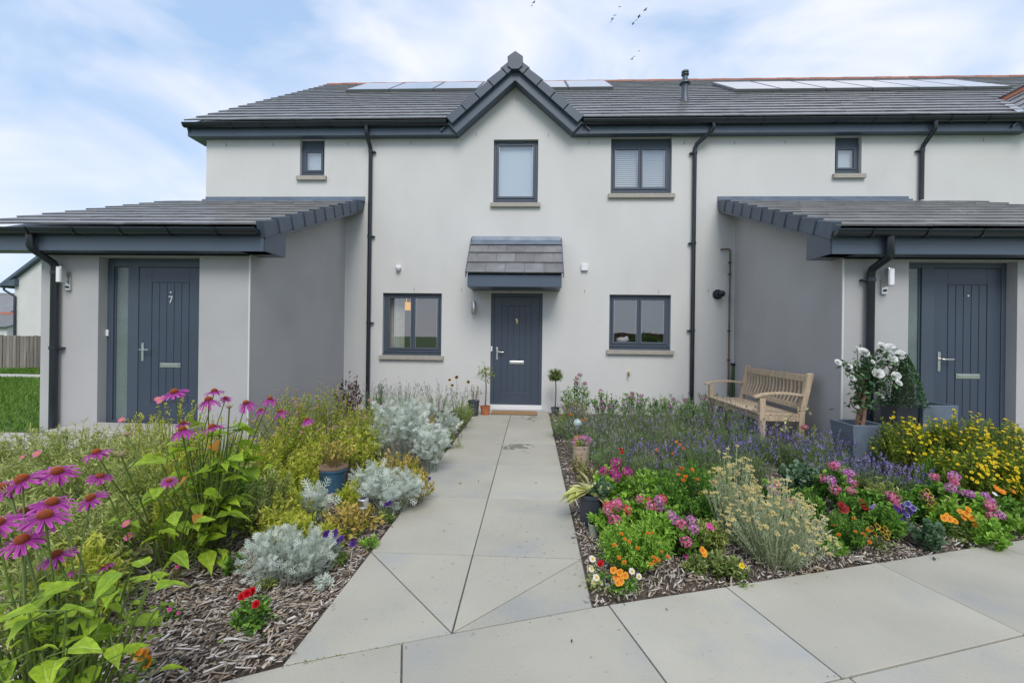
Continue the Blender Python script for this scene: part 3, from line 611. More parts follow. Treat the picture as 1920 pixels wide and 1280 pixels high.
MB().lathe([(0.05, 0.10), (0.052, 0.16), (0.02, 0.2)], (p.x+0.02, YW, p.z), 18, M=Mx).build('terminal', blackp, t, smooth=True)
p = W(1367, 470, YW); q = W(1352, 468, YW); zb_ = 0.35
t = thing('condensate_pipe', 'thin dark pipe running down the wall beside the right porch', 'pipe', (p.x, YW, 0))
MB().tube([(q.x, YW-0.001, q.z), (q.x, YW-0.04, q.z), (q.x+0.02, YW-0.045, q.z), (p.x-0.02, YW-0.045, q.z), (p.x, YW-0.045, q.z-0.03), (p.x, YW-0.045, zb_)], 0.014, 10).build('pipe', copper, t, smooth=True)
for z in (2.62, 2.42, 1.45, 0.95): MB().box(p.x-0.02, p.x+0.02, YW-0.06, YW-0.001, z-0.008, z+0.008).build('pipe_clip', blackp, t)
hose_m = mat('green_hose', (0.045, 0.10, 0.04), 0.5)
p2 = W(1372, 690, YW)
t = thing('garden_hose', 'dark green hose hanging beside the porch corner behind the bench', 'hose', (p2.x, YW, 0))
MB().tube([(p2.x, YW-0.05, 0.88), (p2.x-0.01, YW-0.06, 0.75), (p2.x-0.04, YW-0.07, 0.4), (p2.x-0.05, YW-0.07, 0.0)], 0.02, 10).tube([(p2.x+0.015, YW-0.05, 0.88), (p2.x+0.01, YW-0.06, 0.6), (p2.x-0.01, YW-0.1, 0.2), (p2.x, YW-0.1, 0.0)], 0.016, 10).build('hose', hose_m, t, smooth=True)
MB().box(p2.x-0.025, p2.x+0.03, YW-0.09, YW-0.001, 0.86, 0.9).build('hook', blackp, t)
q = W(1347, 470, YW); q2 = W(1178, 700, YW)
t = thing('outside_tap', 'small brass garden tap low on the wall below the right window', 'tap', (q2.x, YW, q2.z))
MB().tube([(q2.x, YW-0.001, q2.z), (q2.x, YW-0.06, q2.z), (q2.x, YW-0.075, q2.z-0.045)], 0.013, 10).build('spout', copper, t, smooth=True)
MB().tube([(q2.x, YW-0.045, q2.z), (q2.x, YW-0.045, q2.z+0.045)], 0.008, 8).tube([(q2.x-0.022, YW-0.045, q2.z+0.048), (q2.x+0.022, YW-0.045, q2.z+0.048)], 0.007, 8).build('tap_lever', brass, t, smooth=True)
weep = mat('grey_weep_vent', (0.3, 0.3, 0.3), 0.7)
for u, v in [(425, 272), (512, 271), (653, 270), (770, 268), (893, 252), (969, 187), (1028, 254), (1104, 268), (1283, 268), (1377, 268), (1472, 267), (1844, 262), (777, 542), (865, 543), (957, 545), (1050, 545), (1096, 546), (1235, 546), (1328, 545)]:
    p = W(u, v, YW); MB().box(p.x-0.006, p.x+0.006, YW-0.004, YW-0.0005, p.z-0.03, p.z+0.03).build('weep_vent', weep, house)
# ================================================================== GROUND, PAVING, BACKGROUND
soil_m = mat('dark_soil', (0.085, 0.065, 0.05), 0.95, var=0.4, vscale=14, bump=0.8, bscale=40)
grass_base = mat('lawn_base', (0.055, 0.12, 0.014), 0.9, var=0.3, vscale=5, bump=0.6, bscale=60)
conc = mat('concrete_flag', (0.395, 0.378, 0.318), 0.8, var=0.08, vscale=1.9, bump=0.3, bscale=190, rnd=0.05, var2=((0.29, 0.31, 0.335), 1.5, 0.53, 0.5), spec=0.3)
joint_m = mat('joint_sand', (0.10, 0.10, 0.085), 0.95, var=0.3, vscale=20)
path_m = mat('pale_path_concrete', (0.42, 0.40, 0.36), 0.9, var=0.08, vscale=4, bump=0.2, bscale=90)
# weathering marks on the flags: a damp mossy patch half way up the path and another by the step, fine specks
t = conc.node_tree; N = t.nodes.new; K = t.links.new; bs = t.nodes['Principled BSDF']; src = bs.inputs['Base Color'].links[0].from_socket
co = N('ShaderNodeNewGeometry')
def stain(src, cx, cy, rx, ry, col, thr, sc_, amt):
    mp_ = N('ShaderNodeMapping'); mp_.inputs['Location'].default_value = (-cx/rx, -cy/ry, 0); mp_.inputs['Scale'].default_value = (1/rx, 1/ry, 0); K(co.outputs['Position'], mp_.inputs[0])
    ln = N('ShaderNodeVectorMath'); ln.operation = 'LENGTH'; K(mp_.outputs[0], ln.inputs[0])
    nn = N('ShaderNodeTexNoise'); nn.inputs['Scale'].default_value = sc_; nn.inputs['Detail'].default_value = 4; K(co.outputs['Position'], nn.inputs[0])
    mr_ = N('ShaderNodeMapRange'); mr_.inputs[1].default_value = 0; mr_.inputs[2].default_value = 1; mr_.inputs[3].default_value = 0.25; mr_.inputs[4].default_value = -0.25; K(ln.outputs['Value'], mr_.inputs[0])
    ad = N('ShaderNodeMath'); ad.operation = 'ADD'; K(nn.outputs[0], ad.inputs[0]); K(mr_.outputs[0], ad.inputs[1])
    m2 = N('ShaderNodeMapRange'); m2.inputs[1].default_value = thr; m2.inputs[2].default_value = thr+0.04; m2.inputs[4].default_value = amt; K(ad.outputs[0], m2.inputs[0])
    mx = N('ShaderNodeMix'); mx.data_type = 'RGBA'; K(m2.outputs[0], mx.inputs[0]); K(src, mx.inputs[6]); mx.inputs[7].default_value = (*col, 1); return mx.outputs[2]
s_ = stain(src, -0.16, 5.4, 0.42, 0.34, (0.13, 0.125, 0.10), 0.57, 9, 0.75)
s_ = stain(s_, 0.02, 7.3, 0.42, 0.75, (0.12, 0.12, 0.09), 0.66, 11, 0.7)
s_ = stain(s_, 0.15, 2.9, 9, 9, (0.20, 0.195, 0.17), 0.88, 26, 0.6)
s_ = stain(s_, -0.5, 3.0, 30, 30, (0.25, 0.24, 0.21), 0.90, 60, 0.75)
K(s_, bs.inputs['Base Color'])
EDGE = [(-9, -1.9), (-4, 0.36), (-2, 1.25), (-1.167, 1.643), (-0.964, 1.745), (-0.332, 1.982), (0.31, 2.215), (1.039, 2.445), (2.045, 2.768), (3.289, 3.172), (5, 3.74), (9, 5.05)]
def ye_(x): return float(np.interp(x, [e[0] for e in EDGE], [e[1] for e in EDGE]))
def lift(x, y): return 0.14*float(np.clip((-4.6-x)/1.3, 0, 1))*float(np.clip((y-3.0)/1.2, 0, 1))
def hills(x, y): return 0.0
# one sheet out to the horizon
gx_ = np.concatenate([np.array([-600, -200, -90, -50, -34]), np.arange(-26, -4, 0.5), np.arange(-4, 14, 2), np.array([20, 40, 90, 200, 600])])
gy_ = np.concatenate([np.array([-600, -200, -80, -40, -20, -8]), np.arange(-2, 20, 0.5), np.array([24, 32, 50, 90, 200, 600])])
V = []; Fc = []
for j, y in enumerate(gy_):
    for i, x in enumerate(gx_): V.append((x, y, -0.045+lift(x, y)-(0.12 if (-5.6 < x < 8 and -1 < y < 8) else 0)))
nx = len(gx_)
for j in range(len(gy_)-1):
    for i in range(nx-1): Fc.append([j*nx+i, j*nx+i+1, (j+1)*nx+i+1, (j+1)*nx+i])
link('lawn', arrmesh('lawn', V, Fc, grass_base), kind='structure')
def inset(poly, g):
    n = len(poly); out = []; ar = sum(poly[i][0]*poly[(i+1) % n][1]-poly[(i+1) % n][0]*poly[i][1] for i in range(n))
    if ar < 0: poly = poly[::-1]
    for i in range(n):
        a, b, c = Vector(poly[i-1]), Vector(poly[i]), Vector(poly[(i+1) % n])
        e1 = (b-a).normalized(); e2 = (c-b).normalized(); n1 = Vector((-e1.y, e1.x)); n2 = Vector((-e2.y, e2.x))
        d = n1.dot(n2); k = (n1+n2)/(1+d); out.append(tuple(b+k*g))
    return out
paving = setting('paving')
def slab(poly, parent, z=0.0, g=0.003, m=conc, th=0.045):
    dz = random.uniform(-0.0015, 0.0015)
    return MB().prism(inset(poly, g+random.uniform(0, 0.0012)), z-th+dz, z+dz, 'z').build('paving_slab', m, parent, bevel=0.0022)
ys = [2.697, 3.66, 4.62, 5.58, 6.52, 7.47, 7.98]
for a, b in zip(ys[:-1], ys[1:]):
    slab([(-0.95, a), (-0.335, a), (-0.335, b), (-0.95, b)], paving); slab([(-0.335, a), (0.31, a), (0.31, b), (-0.335, b)], paving)
E0, E1 = (-0.964, ye_(-0.964)), (0.31, ye_(0.31)); c0 = (-0.333, 1.982)
slab([(-0.95, 2.697), c0, E0], paving); slab([(-0.95, 2.697), (-0.335, 2.697), c0], paving)
slab([(-0.335, 2.697), (0.31, 2.697), c0], paving); slab([(0.31, 2.697), E1, c0], paving)
MB().prism([(-0.955, ye_(-0.95)), (0.315, ye_(0.31)), (0.315, 7.99), (-0.955, 7.99)], -0.05, -0.010, 'z').build('joint_bed', joint_m, paving)
pavement = setting('pavement')
jx = [-7.2, -6.1, -5.15, -4.2, -3.27, -2.36, -1.45, -0.533, 0.391, 1.039, 2.045, 3.0, 3.95, 4.9, 5.9, 6.9, 7.9]
dv = Vector((0.175, -0.635))
for r in range(3):
    off = dv*r+(Vector((0.03, 0.01))*r)
    for a, b in zip(jx[:-1], jx[1:]):
        mids = [e[0] for e in EDGE if a+0.05 < e[0] < b-0.05] if r == 0 else []
        top = [(a, ye_(a))]+[(q, ye_(q)) for q in mids]+[(b, ye_(b))]
        top = [(p[0]+off.x, p[1]+off.y) for p in top]
        slab([*top, (top[-1][0]+dv.x, top[-1][1]+dv.y), (top[0][0]+dv.x, top[0][1]+dv.y)], pavement, z=0.0)
ex = [e for e in EDGE if -8 < e[0] < 8]
MB().prism([(-8, ye_(-8)), *ex, (8, ye_(8)), (8.6, ye_(8)-2.6), (-7.4, ye_(-8)-2.6)], -0.05, -0.008, 'z').build('joint_bed', joint_m, pavement)
# paths to the two porch doors, on slightly raised ground
pp = setting('porch_path')
for i in range(5):
    a = -12.0+i*1.55; slab([(a, 4.35), (a+1.55, 4.35), (a+1.55, 5.1), (a, 5.1)], pp, z=0.105, m=path_m)
for i in range(4): a = 3.6+i*0.9; slab([(a, 4.55), (a+0.9, 4.55), (a+0.9, 5.2), (a, 5.2)], pp, z=0.05, m=path_m)
MB().box(ldx0-0.1, ldx1+0.1, 4.75, PY-0.006, 0.0, 0.215).build('door_landing', path_m, pp, bevel=0.006)
MB().box(rdx0-0.1, rdx1+0.1, 4.75, PY-0.006, 0.0, 0.215).build('door_landing', path_m, pp, bevel=0.006)
fp = MB(); fp.box(-40, -6.5, 11.15, 11.85, -0.02, 0.115); o = fp.build('footpath', path_m); o['kind'] = 'structure'
# planting beds: uneven soil under the chips
def bedz(x, y): return -0.022+0.018*math.sin(x*5.1+1.3)*math.sin(y*4.3)+0.012*math.sin(x*11+y*7)+lift(x, y)*0.9
def bed(name, xs, ylo, yhi, edge=0.0):
    V = []; Fc = []; ny = 60
    for i, x in enumerate(xs):
        lo, hi = ylo(x), yhi(x)
        for j in range(ny+1):
            y = lo+(hi-lo)*j/ny; V.append((x, y, bedz(x, y) if 0 < j else -0.03))
    for i in range(len(xs)-1):
        for j in range(ny):
            a = i*(ny+1)+j; Fc.append([a, a+ny+1, a+ny+2, a+1])
    link(name, arrmesh(name, V, Fc, soil_m, smooth=True), kind='structure')
bed('flower_bed_soil', np.linspace(-6.3, -0.957, 90), lambda x: ye_(x)+0.004, lambda x: 4.34 if x < -3.36 else 7.99)
bed('flower_bed_soil', np.linspace(0.317, 7.8, 110), lambda x: ye_(x)+0.004, lambda x: 7.99 if x < 3.46 else 4.54)
# bark chips
def chips(n, xlo, xhi, yhi, seed):
    r = np.random.default_rng(seed)
    x = r.uniform(xlo, xhi, n*6); u = r.uniform(0, 1, n*6)
    lo = np.array([ye_(a) for a in x])+0.006; hi = np.array([yhi(a) for a in x])
    y = lo+(hi-lo)*u
    keep = r.uniform(0, 1, n*6) < np.clip(2.2/np.maximum(y-0.5, 0.6), 0.0, 1)**1.3
    keep &= (y > 0.7)
    x, y = x[keep][:n], y[keep][:n]; n = len(x)
    z = np.array([bedz(a, b) for a, b in zip(x, y)])+r.uniform(0.0, 0.028, n)
    L_ = r.gamma(2.2, 0.0105, n)+0.007; L_ = np.where(r.uniform(0, 1, n) < .03, L_*2.4+.02, L_); w = r.uniform(0.12, 0.42, n)*np.minimum(L_, 0.026); h = r.uniform(0.0012, 0.005, n)
    T = np.array([(-.5, -.3, -.5), (.5, -.5, -.5), (.42, .45, -.5), (-.45, .5, -.5), (-.44, -.28, .5), (.4, -.42, .5), (.36, .4, .5), (-.4, .42, .5)])
    Q = np.array([[0, 3, 2, 1], [4, 5, 6, 7], [0, 1, 5, 4], [1, 2, 6, 5], [2, 3, 7, 6], [3, 0, 4, 7]])
    P = T[None]*np.stack([L_, w, h], 1)[:, None]; P = P+r.normal(0, 1, P.shape)*np.stack([L_*0.07, w*0.2, h*0.18], 1)[:, None]
    a = r.uniform(0, 3.1416, n)*.5+r.normal(0.3, .8, n)*.5; tx = r.normal(0, 0.38, n); ty = r.normal(0, 0.3, n)
    ca, sa, cx, sx, cy, sy = np.cos(a), np.sin(a), np.cos(tx), np.sin(tx), np.cos(ty), np.sin(ty); I = np.zeros(n); O = np.ones(n)
    Rz = np.stack([ca, -sa, I, sa, ca, I, I, I, O], 1).reshape(n, 3, 3); Rx = np.stack([O, I, I, I, cx, -sx, I, sx, cx], 1).reshape(n, 3, 3); Ry = np.stack([cy, I, sy, I, O, I, -sy, I, cy], 1).reshape(n, 3, 3)
    R = Rz @ Ry @ Rx; P = np.einsum('nij,nkj->nki', R, P)+np.stack([x, y, z], 1)[:, None]
    Fq = (Q[None]+(np.arange(n)*8)[:, None, None]).reshape(-1, 4)
    return P.reshape(-1, 3), Fq, np.repeat(r.uniform(0, 1, n), 8)
chip_m = tintmat('bark_chips', [(0.06, 0.05, 0.045), (0.19, 0.145, 0.11), (0.31, 0.26, 0.215), (0.42, 0.33, 0.23), (0.48, 0.44, 0.40), (0.66, 0.62, 0.57)], 0.85, nscale=90)
for (n, a, b, yh, sd_, lab) in [(80000, -5.0, -0.966, lambda x: 4.2 if x < -3.36 else 7.9, 3, 'weathered grey bark chips covering the bed left of the path'), (60000, 0.326, 7.0, lambda x: 7.9 if x < 3.45 else 4.4, 5, 'weathered grey bark chips covering the bed right of the path')]:
    P, Q, ti = chips(n, a, b, yh, sd_); o = link('bark_chips', arrmesh('bark_chips', P, Q, chip_m, tint=ti), kind='stuff'); tag(o, lab, 'bark chips')
# grass blades on the lawn to the left
grass_m = tintmat('grass_blades', [(0.05, 0.12, 0.012), (0.09, 0.19, 0.02), (0.15, 0.27, 0.035), (0.22, 0.30, 0.06)], 0.6, 0.25)
def blades(n, reg, seed, hmin, hmax):
    r = np.random.default_rng(seed); x = r.uniform(reg[0], reg[1], n); y = r.uniform(reg[2], reg[3], n)
    k = ~((y > 11.1) & (y < 11.9)) & ~((y > 4.3) & (y < 5.12)) & ~((x > XL-0.05) & (y > PY-0.05)); x, y = x[k], y[k]; n = len(x)
    z = np.array([-0.045+lift(a, b) for a, b in zip(x, y)]); h = r.uniform(hmin, hmax, n); a = r.uniform(0, 2*PI, n); w = 0.004+0.0006*y
    lx_, ly_ = r.normal(0, 0.5, n)*h, r.normal(0, 0.5, n)*h
    P = np.stack([np.stack([x-w*np.cos(a), y-w*np.sin(a), z], 1), np.stack([x+w*np.cos(a), y+w*np.sin(a), z], 1), np.stack([x+lx_, y+ly_, z+h], 1)], 1)
    return P.reshape(-1, 3), np.arange(3*n).reshape(n, 3), np.repeat(np.clip(r.normal(0.5, 0.22, n)+0.15*np.sin(x*1.3+y*0.9), 0, 1), 3)
P, Q, ti = blades(90000, (-16, -5.8, 4.0, 14.0), 11, 0.03, 0.075)
tag(link('grass', arrmesh('grass', P, Q, grass_m, tint=ti), kind='stuff'), 'bright green mown lawn left of the porch', 'grass')
P, Q, ti = blades(260, (-7.0, 7.0, 0.0, 2.0), 12, 0.01, 0.02)
# timber fence
fence_m = mat('weathered_fence_timber', (0.21, 0.185, 0.16), 0.9, var=0.25, vscale=3, stretch=(6, 6, 0.5), rnd=0.3, bump=0.3, bscale=30)
fz = -0.045+lift(-16, 14); fy_ = 14.1; ft = WZ(40, 629, fy_)
fence = thing('timber_fence', 'weathered grey vertical board fence across the far end of the lawn', 'fence', (-16, fy_, fz))
for z in (0.25, 0.95): MB().box(-20.2, -12.5, fy_+0.03, fy_+0.07, fz+z, fz+z+0.08).build('rail', fence_m, fence)
bm_ = arrmesh('board', [(a, b, c) for a in (-0.05, 0.05) for b in (-0.011, 0.011) for c in (0, 1)], [[0, 1, 3, 2], [4, 6, 7, 5], [0, 4, 5, 1], [2, 3, 7, 6], [0, 2, 6, 4], [1, 5, 7, 3]], fence_m)
for i in range(62):
    x = -20+i*0.118; link('board', bm_, fence, Matrix.Translation((x, fy_+random.uniform(-0.004, 0.012), fz)) @ Matrix.Diagonal((random.uniform(0.85, 1.05), 1, ft-fz+random.uniform(-0.02, 0.015), 1)))
for i in range(4): MB().box(-19.4+i*1.9, -19.3+i*1.9, fy_+0.07, fy_+0.17, fz, ft+0.01).build('post', fence_m, fence)
# neighbouring houses
nh_y = 25.0; a = W(28, 525, nh_y); pk = W(78, 487, nh_y); slp = (pk.z-a.z)/(pk.x-a.x)
nh = thing('neighbour_house', 'white rendered gable end of the next house beyond the timber fence', 'house', (a.x+3, nh_y, 0))
xe_, xr = a.x, a.x+5.2; zr = a.z+5.2*slp
MB().prism([(xe_, -0.1), (xe_+10.4, -0.1), (xe_+10.4, a.z), (xr, zr), (xe_, a.z)], nh_y, nh_y+9, 'y').build('wall', white_r, nh)
for s in (-1, 1):
    x0_ = xr+s*(5.2+0.65); MB().prism([(x0_, a.z-0.65*slp+0.02), (xr, zr+0.02), (xr, zr+0.22), (x0_, a.z-0.65*slp+0.22)] if s < 0 else [(xr, zr+0.02), (x0_, a.z-0.65*slp+0.02), (x0_, a.z-0.65*slp+0.22), (xr, zr+0.22)], nh_y-0.25, nh_y+9.3, 'y').build('roof', fasc, nh)
MB().prism([(xe_-0.6, a.z-0.35), (xe_+0.25, a.z-0.35), (xe_+0.25, a.z+0.05), (xe_-0.6, a.z-0.2)], nh_y-0.24, nh_y-0.02, 'y').build('boxed_eaves_end', fasc, nh)
MB().tube([(xe_-0.5, nh_y-0.2, a.z-0.3), (xe_-0.45, nh_y-0.15, a.z-0.6), (xe_+0.1, nh_y-0.08, a.z-0.95), (xe_+0.12, nh_y-0.08, -0.1)], 0.06, 8).build('downpipe', blackp, nh, smooth=True)
def far_house(Y, vr, ve, label, u=11, ridge=True):
    r_ = W(u, vr, Y+4); e_ = W(u, ve, Y)
    h = thing('far_house', label, 'house', (r_.x, Y+3, 0))
    MB().prism([(Y, -0.1), (Y, e_.z), (Y+4, r_.z-0.1), (Y+8, e_.z), (Y+8, -0.1)], r_.x-9, r_.x+5, 'x').build('wall', white_r, h)
    rf = MB().prism([(Y-0.3, e_.z-0.05), (Y+4, r_.z-0.05), (Y+4, r_.z), (Y-0.3, e_.z)], r_.x-9.3, r_.x+5.3, 'x').build('roof', fasc, h)
    n = 12; mb = MB(); d = Vector((0, 4.3, r_.z-e_.z)); nn = Vector((0, -d.z, d.y)).normalized()
    for i in range(n):
        p = Vector((0, Y-0.35, e_.z))+d*(i/n); q = p+d*(1/n)
        mb.prism([(p.y, p.z), (q.y, q.z-0.0), (q.y, q.z+0.02), (p.y, p.z+0.07)], r_.x-9.3, r_.x+5.3, 'x')
    mb.build('roof_tiles', tile_m, rf)
    MB().prism([(Y+3.85, r_.z-0.02), (Y+4.15, r_.z-0.02), (Y+4.05, r_.z+0.2), (Y+3.95, r_.z+0.2)][::-1], r_.x-9.3, r_.x+5.3, 'x').build('ridge', terra if ridge else tile_m, rf)
    MB().box(r_.x-1.2, r_.x+1.0, Y-0.06, Y-0.001, 0.9, 2.1).build('window', anth, h)
    return h
far_house(38, 589, 613, 'low far house with orange ridge tiles just left of the white gable end')
far_house(56, 552, 590, 'grey roofed house farthest away above the orange ridged roof', ridge=False)
# across the lane behind the viewer: what the window panes mirror
of = thing('timber_fence', 'brown timber fence across the lane mirrored low in the right hand window', 'fence', (8, -24, 0))
brown = mat('brown_fence', (0.20, 0.085, 0.035), 0.85, var=0.3, vscale=2, rnd=0.3)
for i in range(44):
    x = 3+i*0.3; MB().box(x, x+0.29, -24, -23.97, -0.05, 1.75+0.05*math.sin(i*0.9)).build('board', brown, of)
# ================================================================== PLANT BUILDING
def leafT(kind):
    """template: points with y along the leaf (0..1), x across (-.5...5), z up; faces"""
    if kind == 'leaf': return np.array([(0, 0, 0), (-.5, .38, .06), (.5, .38, .06), (0, .42, -.04), (0, 1, -.12), (-.28, .75, 0), (.28, .75, 0)]), [[0, 3, 1], [0, 2, 3], [1, 3, 5], [3, 2, 6], [5, 3, 4], [3, 6, 4]]
    if kind == 'needle': return np.array([(-.5, 0, 0), (.5, 0, 0), (.3, .6, .02), (0, 1, -.03), (-.3, .6, .02)]), [[0, 1, 2], [0, 2, 4], [4, 2, 3]]
    if kind == 'round':
        a = np.linspace(-PI*.5+.5, PI*1.5-.5, 7); P = [(0, 0.0, 0), (0, .5, -.10)]+[(.5*math.cos(t)*(1.0 if i % 2 else .86), .5+.5*math.sin(t), .05*(i % 2)) for i, t in enumerate(a)]
        return np.array(P), [[1, i+2, i+3] for i in range(6)]+[[0, 1, 2], [0, 8, 1]]
    if kind == 'lobed':   # deeply cut silver leaf
        P = []; Fc = []
        def seg(ax, ay, bx, by, w):
            n = len(P); d = np.array([bx-ax, by-ay]); d = d/np.hypot(*d); q = np.array([-d[1], d[0]])*w
            P.extend([(ax+q[0], ay+q[1], 0), (ax-q[0], ay-q[1], 0), (bx-q[0], by-q[1], .03), (bx+q[0], by+q[1], .03)]); Fc.extend([[n, n+1, n+2], [n, n+2, n+3]])
        seg(0, 0, 0, 1, .03)
        for yy, l, s in [(.3, .32, 1), (.34, .34, -1), (.52, .34, 1), (.56, .34, -1), (.74, .26, 1), (.78, .26, -1)]: seg(0, yy, s*l, yy+l*.75, .032)
        return np.array(P), Fc
    if kind == 'big':
        P = [(0, 0, 0)]; Fc = []; ys_ = [.12, .3, .5, .7, .86]; ws = [.30, .5, .46, .30, .15]
        for i, (y, w) in enumerate(zip(ys_, ws)):
            dz = -.28*y*y; P += [(-w, y, dz+.10*w*2), (0, y, dz-.02), (w, y, dz+.10*w*2)]
        P.append((0, 1, -.30)); 
        Fc += [[0, 2, 1], [0, 3, 2]]
        for i in range(4):
            a = 1+i*3; b = a+3; Fc += [[a, a+1, b+1], [a, b+1, b], [a+1, a+2, b+2], [a+1, b+2, b+1]]
        Fc += [[13, 14, 16], [14, 15, 16]]
        return np.array(P), Fc
LT = {k: leafT(k) for k in ('leaf', 'needle', 'round', 'lobed', 'big')}
def frames(D, r, up=None):
    """orthonormal frames with y along D; roll random around it but blade facing roughly up"""
    D = D/np.linalg.norm(D, axis=1, keepdims=True); n = len(D)
    ref = np.array([0, 0, 1.0])[None]+r.normal(0, .45, (n, 3)); X = np.cross(D, ref); X /= np.maximum(np.linalg.norm(X, axis=1, keepdims=True), 1e-6)
    Z = np.cross(X, D); return np.stack([X, D, Z], 2)
def scatter(kind, P, D, Ln, Wd, r):
    T, Fc = LT[kind]; n = len(P); R = frames(D, r)
    S = np.stack([Wd, Ln, Ln], 1); V = np.einsum('nij,nkj->nki', R, T[None]*S[:, None])+P[:, None]
    Fq = (np.array(Fc)[None]+(np.arange(n)*len(T))[:, None, None]).reshape(-1, 3); return V.reshape(-1, 3), Fq, len(T)
def stems(r, K_, R, H, base, lean=0.0, flat=0.75, gap=0.0, upright=0.5):
    """K_ curved shoots from a small root zone to a domed outline; returns (K_,5,3) points"""
    a = r.uniform(0, 2*PI, K_); q = np.sqrt(r.uniform(gap, 1, K_)); h = H*(np.sqrt(np.maximum(1-q*q*flat, .05)))*r.uniform(.72, 1.05, K_)
    tip = np.stack([R*q*np.cos(a), R*q*np.sin(a), h], 1)*np.array([1, 1, 1]); bs_ = np.stack([base*q*np.cos(a), base*q*np.sin(a), 0*h], 1)+r.normal(0, base*.15, (K_, 3))*np.array([1, 1, 0])
    mid = bs_+(tip-bs_)*np.array([upright, upright, .62]); t = np.linspace(0, 1, 5)[None, :, None]
    C_ = (1-t)**2*bs_[:, None]+2*t*(1-t)*mid[:, None]+t*t*tip[:, None]; return C_
def stem_mesh(C_, w, w1=None):
    K_, n, _ = C_.shape; V = []; w1 = w*.45 if w1 is None else w1; ang = np.array([0, 2.094, 4.189]); rad = np.linspace(w, w1, n)
    off = np.stack([np.cos(ang), np.sin(ang), 0*ang], 1); V = C_[:, :, None]+off[None, None]*rad[None, :, None, None]; V = V.reshape(-1, 3); F_ = []
    i = np.arange(K_)[:, None, None]*n*3; j = np.arange(n-1)[None, :, None]*3; k = np.arange(3)[None, None]; a = i+j+k; b = i+j+(k+1) % 3
    Q = np.stack([a, b, b+3, a+3], -1).reshape(-1, 4); return V, Q
def place(parent, loc, name, V, Fc, m, tint=None, kind='stuff', smooth=False):
    o = link(name, arrmesh(name, V, Fc, m, tint=tint, smooth=smooth), parent, Matrix.Translation(loc)); o['kind'] = kind if kind else 'x'
    if not kind: del o['kind']
    return o
SEED = [100]
def bush(name, label, cat, loc, R, H, K_=70, nl=22, leaf='leaf', L_=0.03, Wr=0.4, lm=None, sm=None, base=0.35, t0=0.25, spread=0.8, sw=0.0022, flat=.75, upright=.5, group=None, jit=.25, droop=0.0, elong=1.0, thing_=None, shade=0.35):
    SEED[0] += 1; r = np.random.default_rng(SEED[0]); loc = Vector(loc)
    t = thing_ or thing(name, label, cat, loc, group)
    C_ = stems(r, K_, R, H, base*R, flat=flat, upright=upright); C_[:, :, 0] *= elong
    t_ = r.uniform(t0, 1.0, (K_, nl))**.8; seg = np.clip((t_*4).astype(int), 0, 3); fr = (t_*4-seg)[..., None]
    ii = np.arange(K_)[:, None]; A, B = C_[ii, seg], C_[ii, seg+1]; P = A+(B-A)*fr; D0 = B-A; D0 /= np.maximum(np.linalg.norm(D0, axis=2, keepdims=True), 1e-6)
    D = D0*(1-spread*.6)+r.normal(0, spread*.6, D0.shape)+np.array([0, 0, .12-droop]); P = P.reshape(-1, 3); D = D.reshape(-1, 3)
    n = len(P); ln = L_*r.uniform(1-jit*1.6, 1+jit, n); V, Fq, k = scatter(leaf, P, D, ln, ln*Wr, r)
    V[:, 2] = np.maximum(V[:, 2], 0.004)
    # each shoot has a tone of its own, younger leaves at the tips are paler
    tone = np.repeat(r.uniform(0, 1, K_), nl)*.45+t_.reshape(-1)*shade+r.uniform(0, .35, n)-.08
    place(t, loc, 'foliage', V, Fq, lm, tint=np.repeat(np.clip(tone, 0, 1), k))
    V2, Q2 = stem_mesh(C_, sw); place(t, loc, 'stems', V2, Q2, sm or lm, tint=np.full(len(V2), .3))
    tips = C_[:, -1]; dirs = C_[:, -1]-C_[:, -2]; return t, loc, tips, dirs/np.linalg.norm(dirs, axis=1, keepdims=True), r, C_
# ---- flower meshes (shared)
def petal_ring(n, r0, r1, w, dip=0.0, cup=0.0, twist=0.0, notch=0.0, tb=0.5, jr=0.0, seed=0):
    rr = random.Random(seed); V = []; Fc = []; T = []
    for i in range(n):
        a = 2*PI*i/n+twist+rr.uniform(-jr, jr); rl = r1*(1+rr.uniform(-.08, .08)); ca, sa = math.cos(a), math.sin(a); dz_ = dip*(1+rr.uniform(-.35, .35))
        def p(q, s, z): return (q*ca-s*sa, q*sa+s*ca, z)
        rm = r0+(rl-r0)*.55; b = len(V)
        V += [p(r0, -w*.3, 0), p(r0, w*.3, 0), p(rm, -w*.5, dz_*.35+cup*.6), p(rm, 0, dz_*.35-w*.10+cup*.5), p(rm, w*.5, dz_*.35+cup*.6), p(rl*.96, -w*.34, dz_*.85+cup), p(rl*(1-notch), 0, dz_+cup), p(rl*.96, w*.34, dz_*.85+cup)]
        Fc += [[b, b+1, b+3], [b, b+3, b+2], [b+1, b+4, b+3], [b+2, b+3, b+6], [b+2, b+6, b+5], [b+3, b+4, b+7], [b+3, b+7, b+6]]
        q = rr.uniform(-.12, .12); T += [.15+q*.5]*2+[tb+q, max(0, tb+q-.3), tb+q]+[min(1, tb+.3+q), min(1, tb+.05+q), min(1, tb+.3+q)]
    return V, Fc, T
def join(*parts):
    V = []; Fc = []; T = []
    for v, f, t in parts: b = len(V); V += [tuple(x) for x in v]; Fc += [[i+b for i in q] for q in f]; T += list(t)
    return V, Fc, T
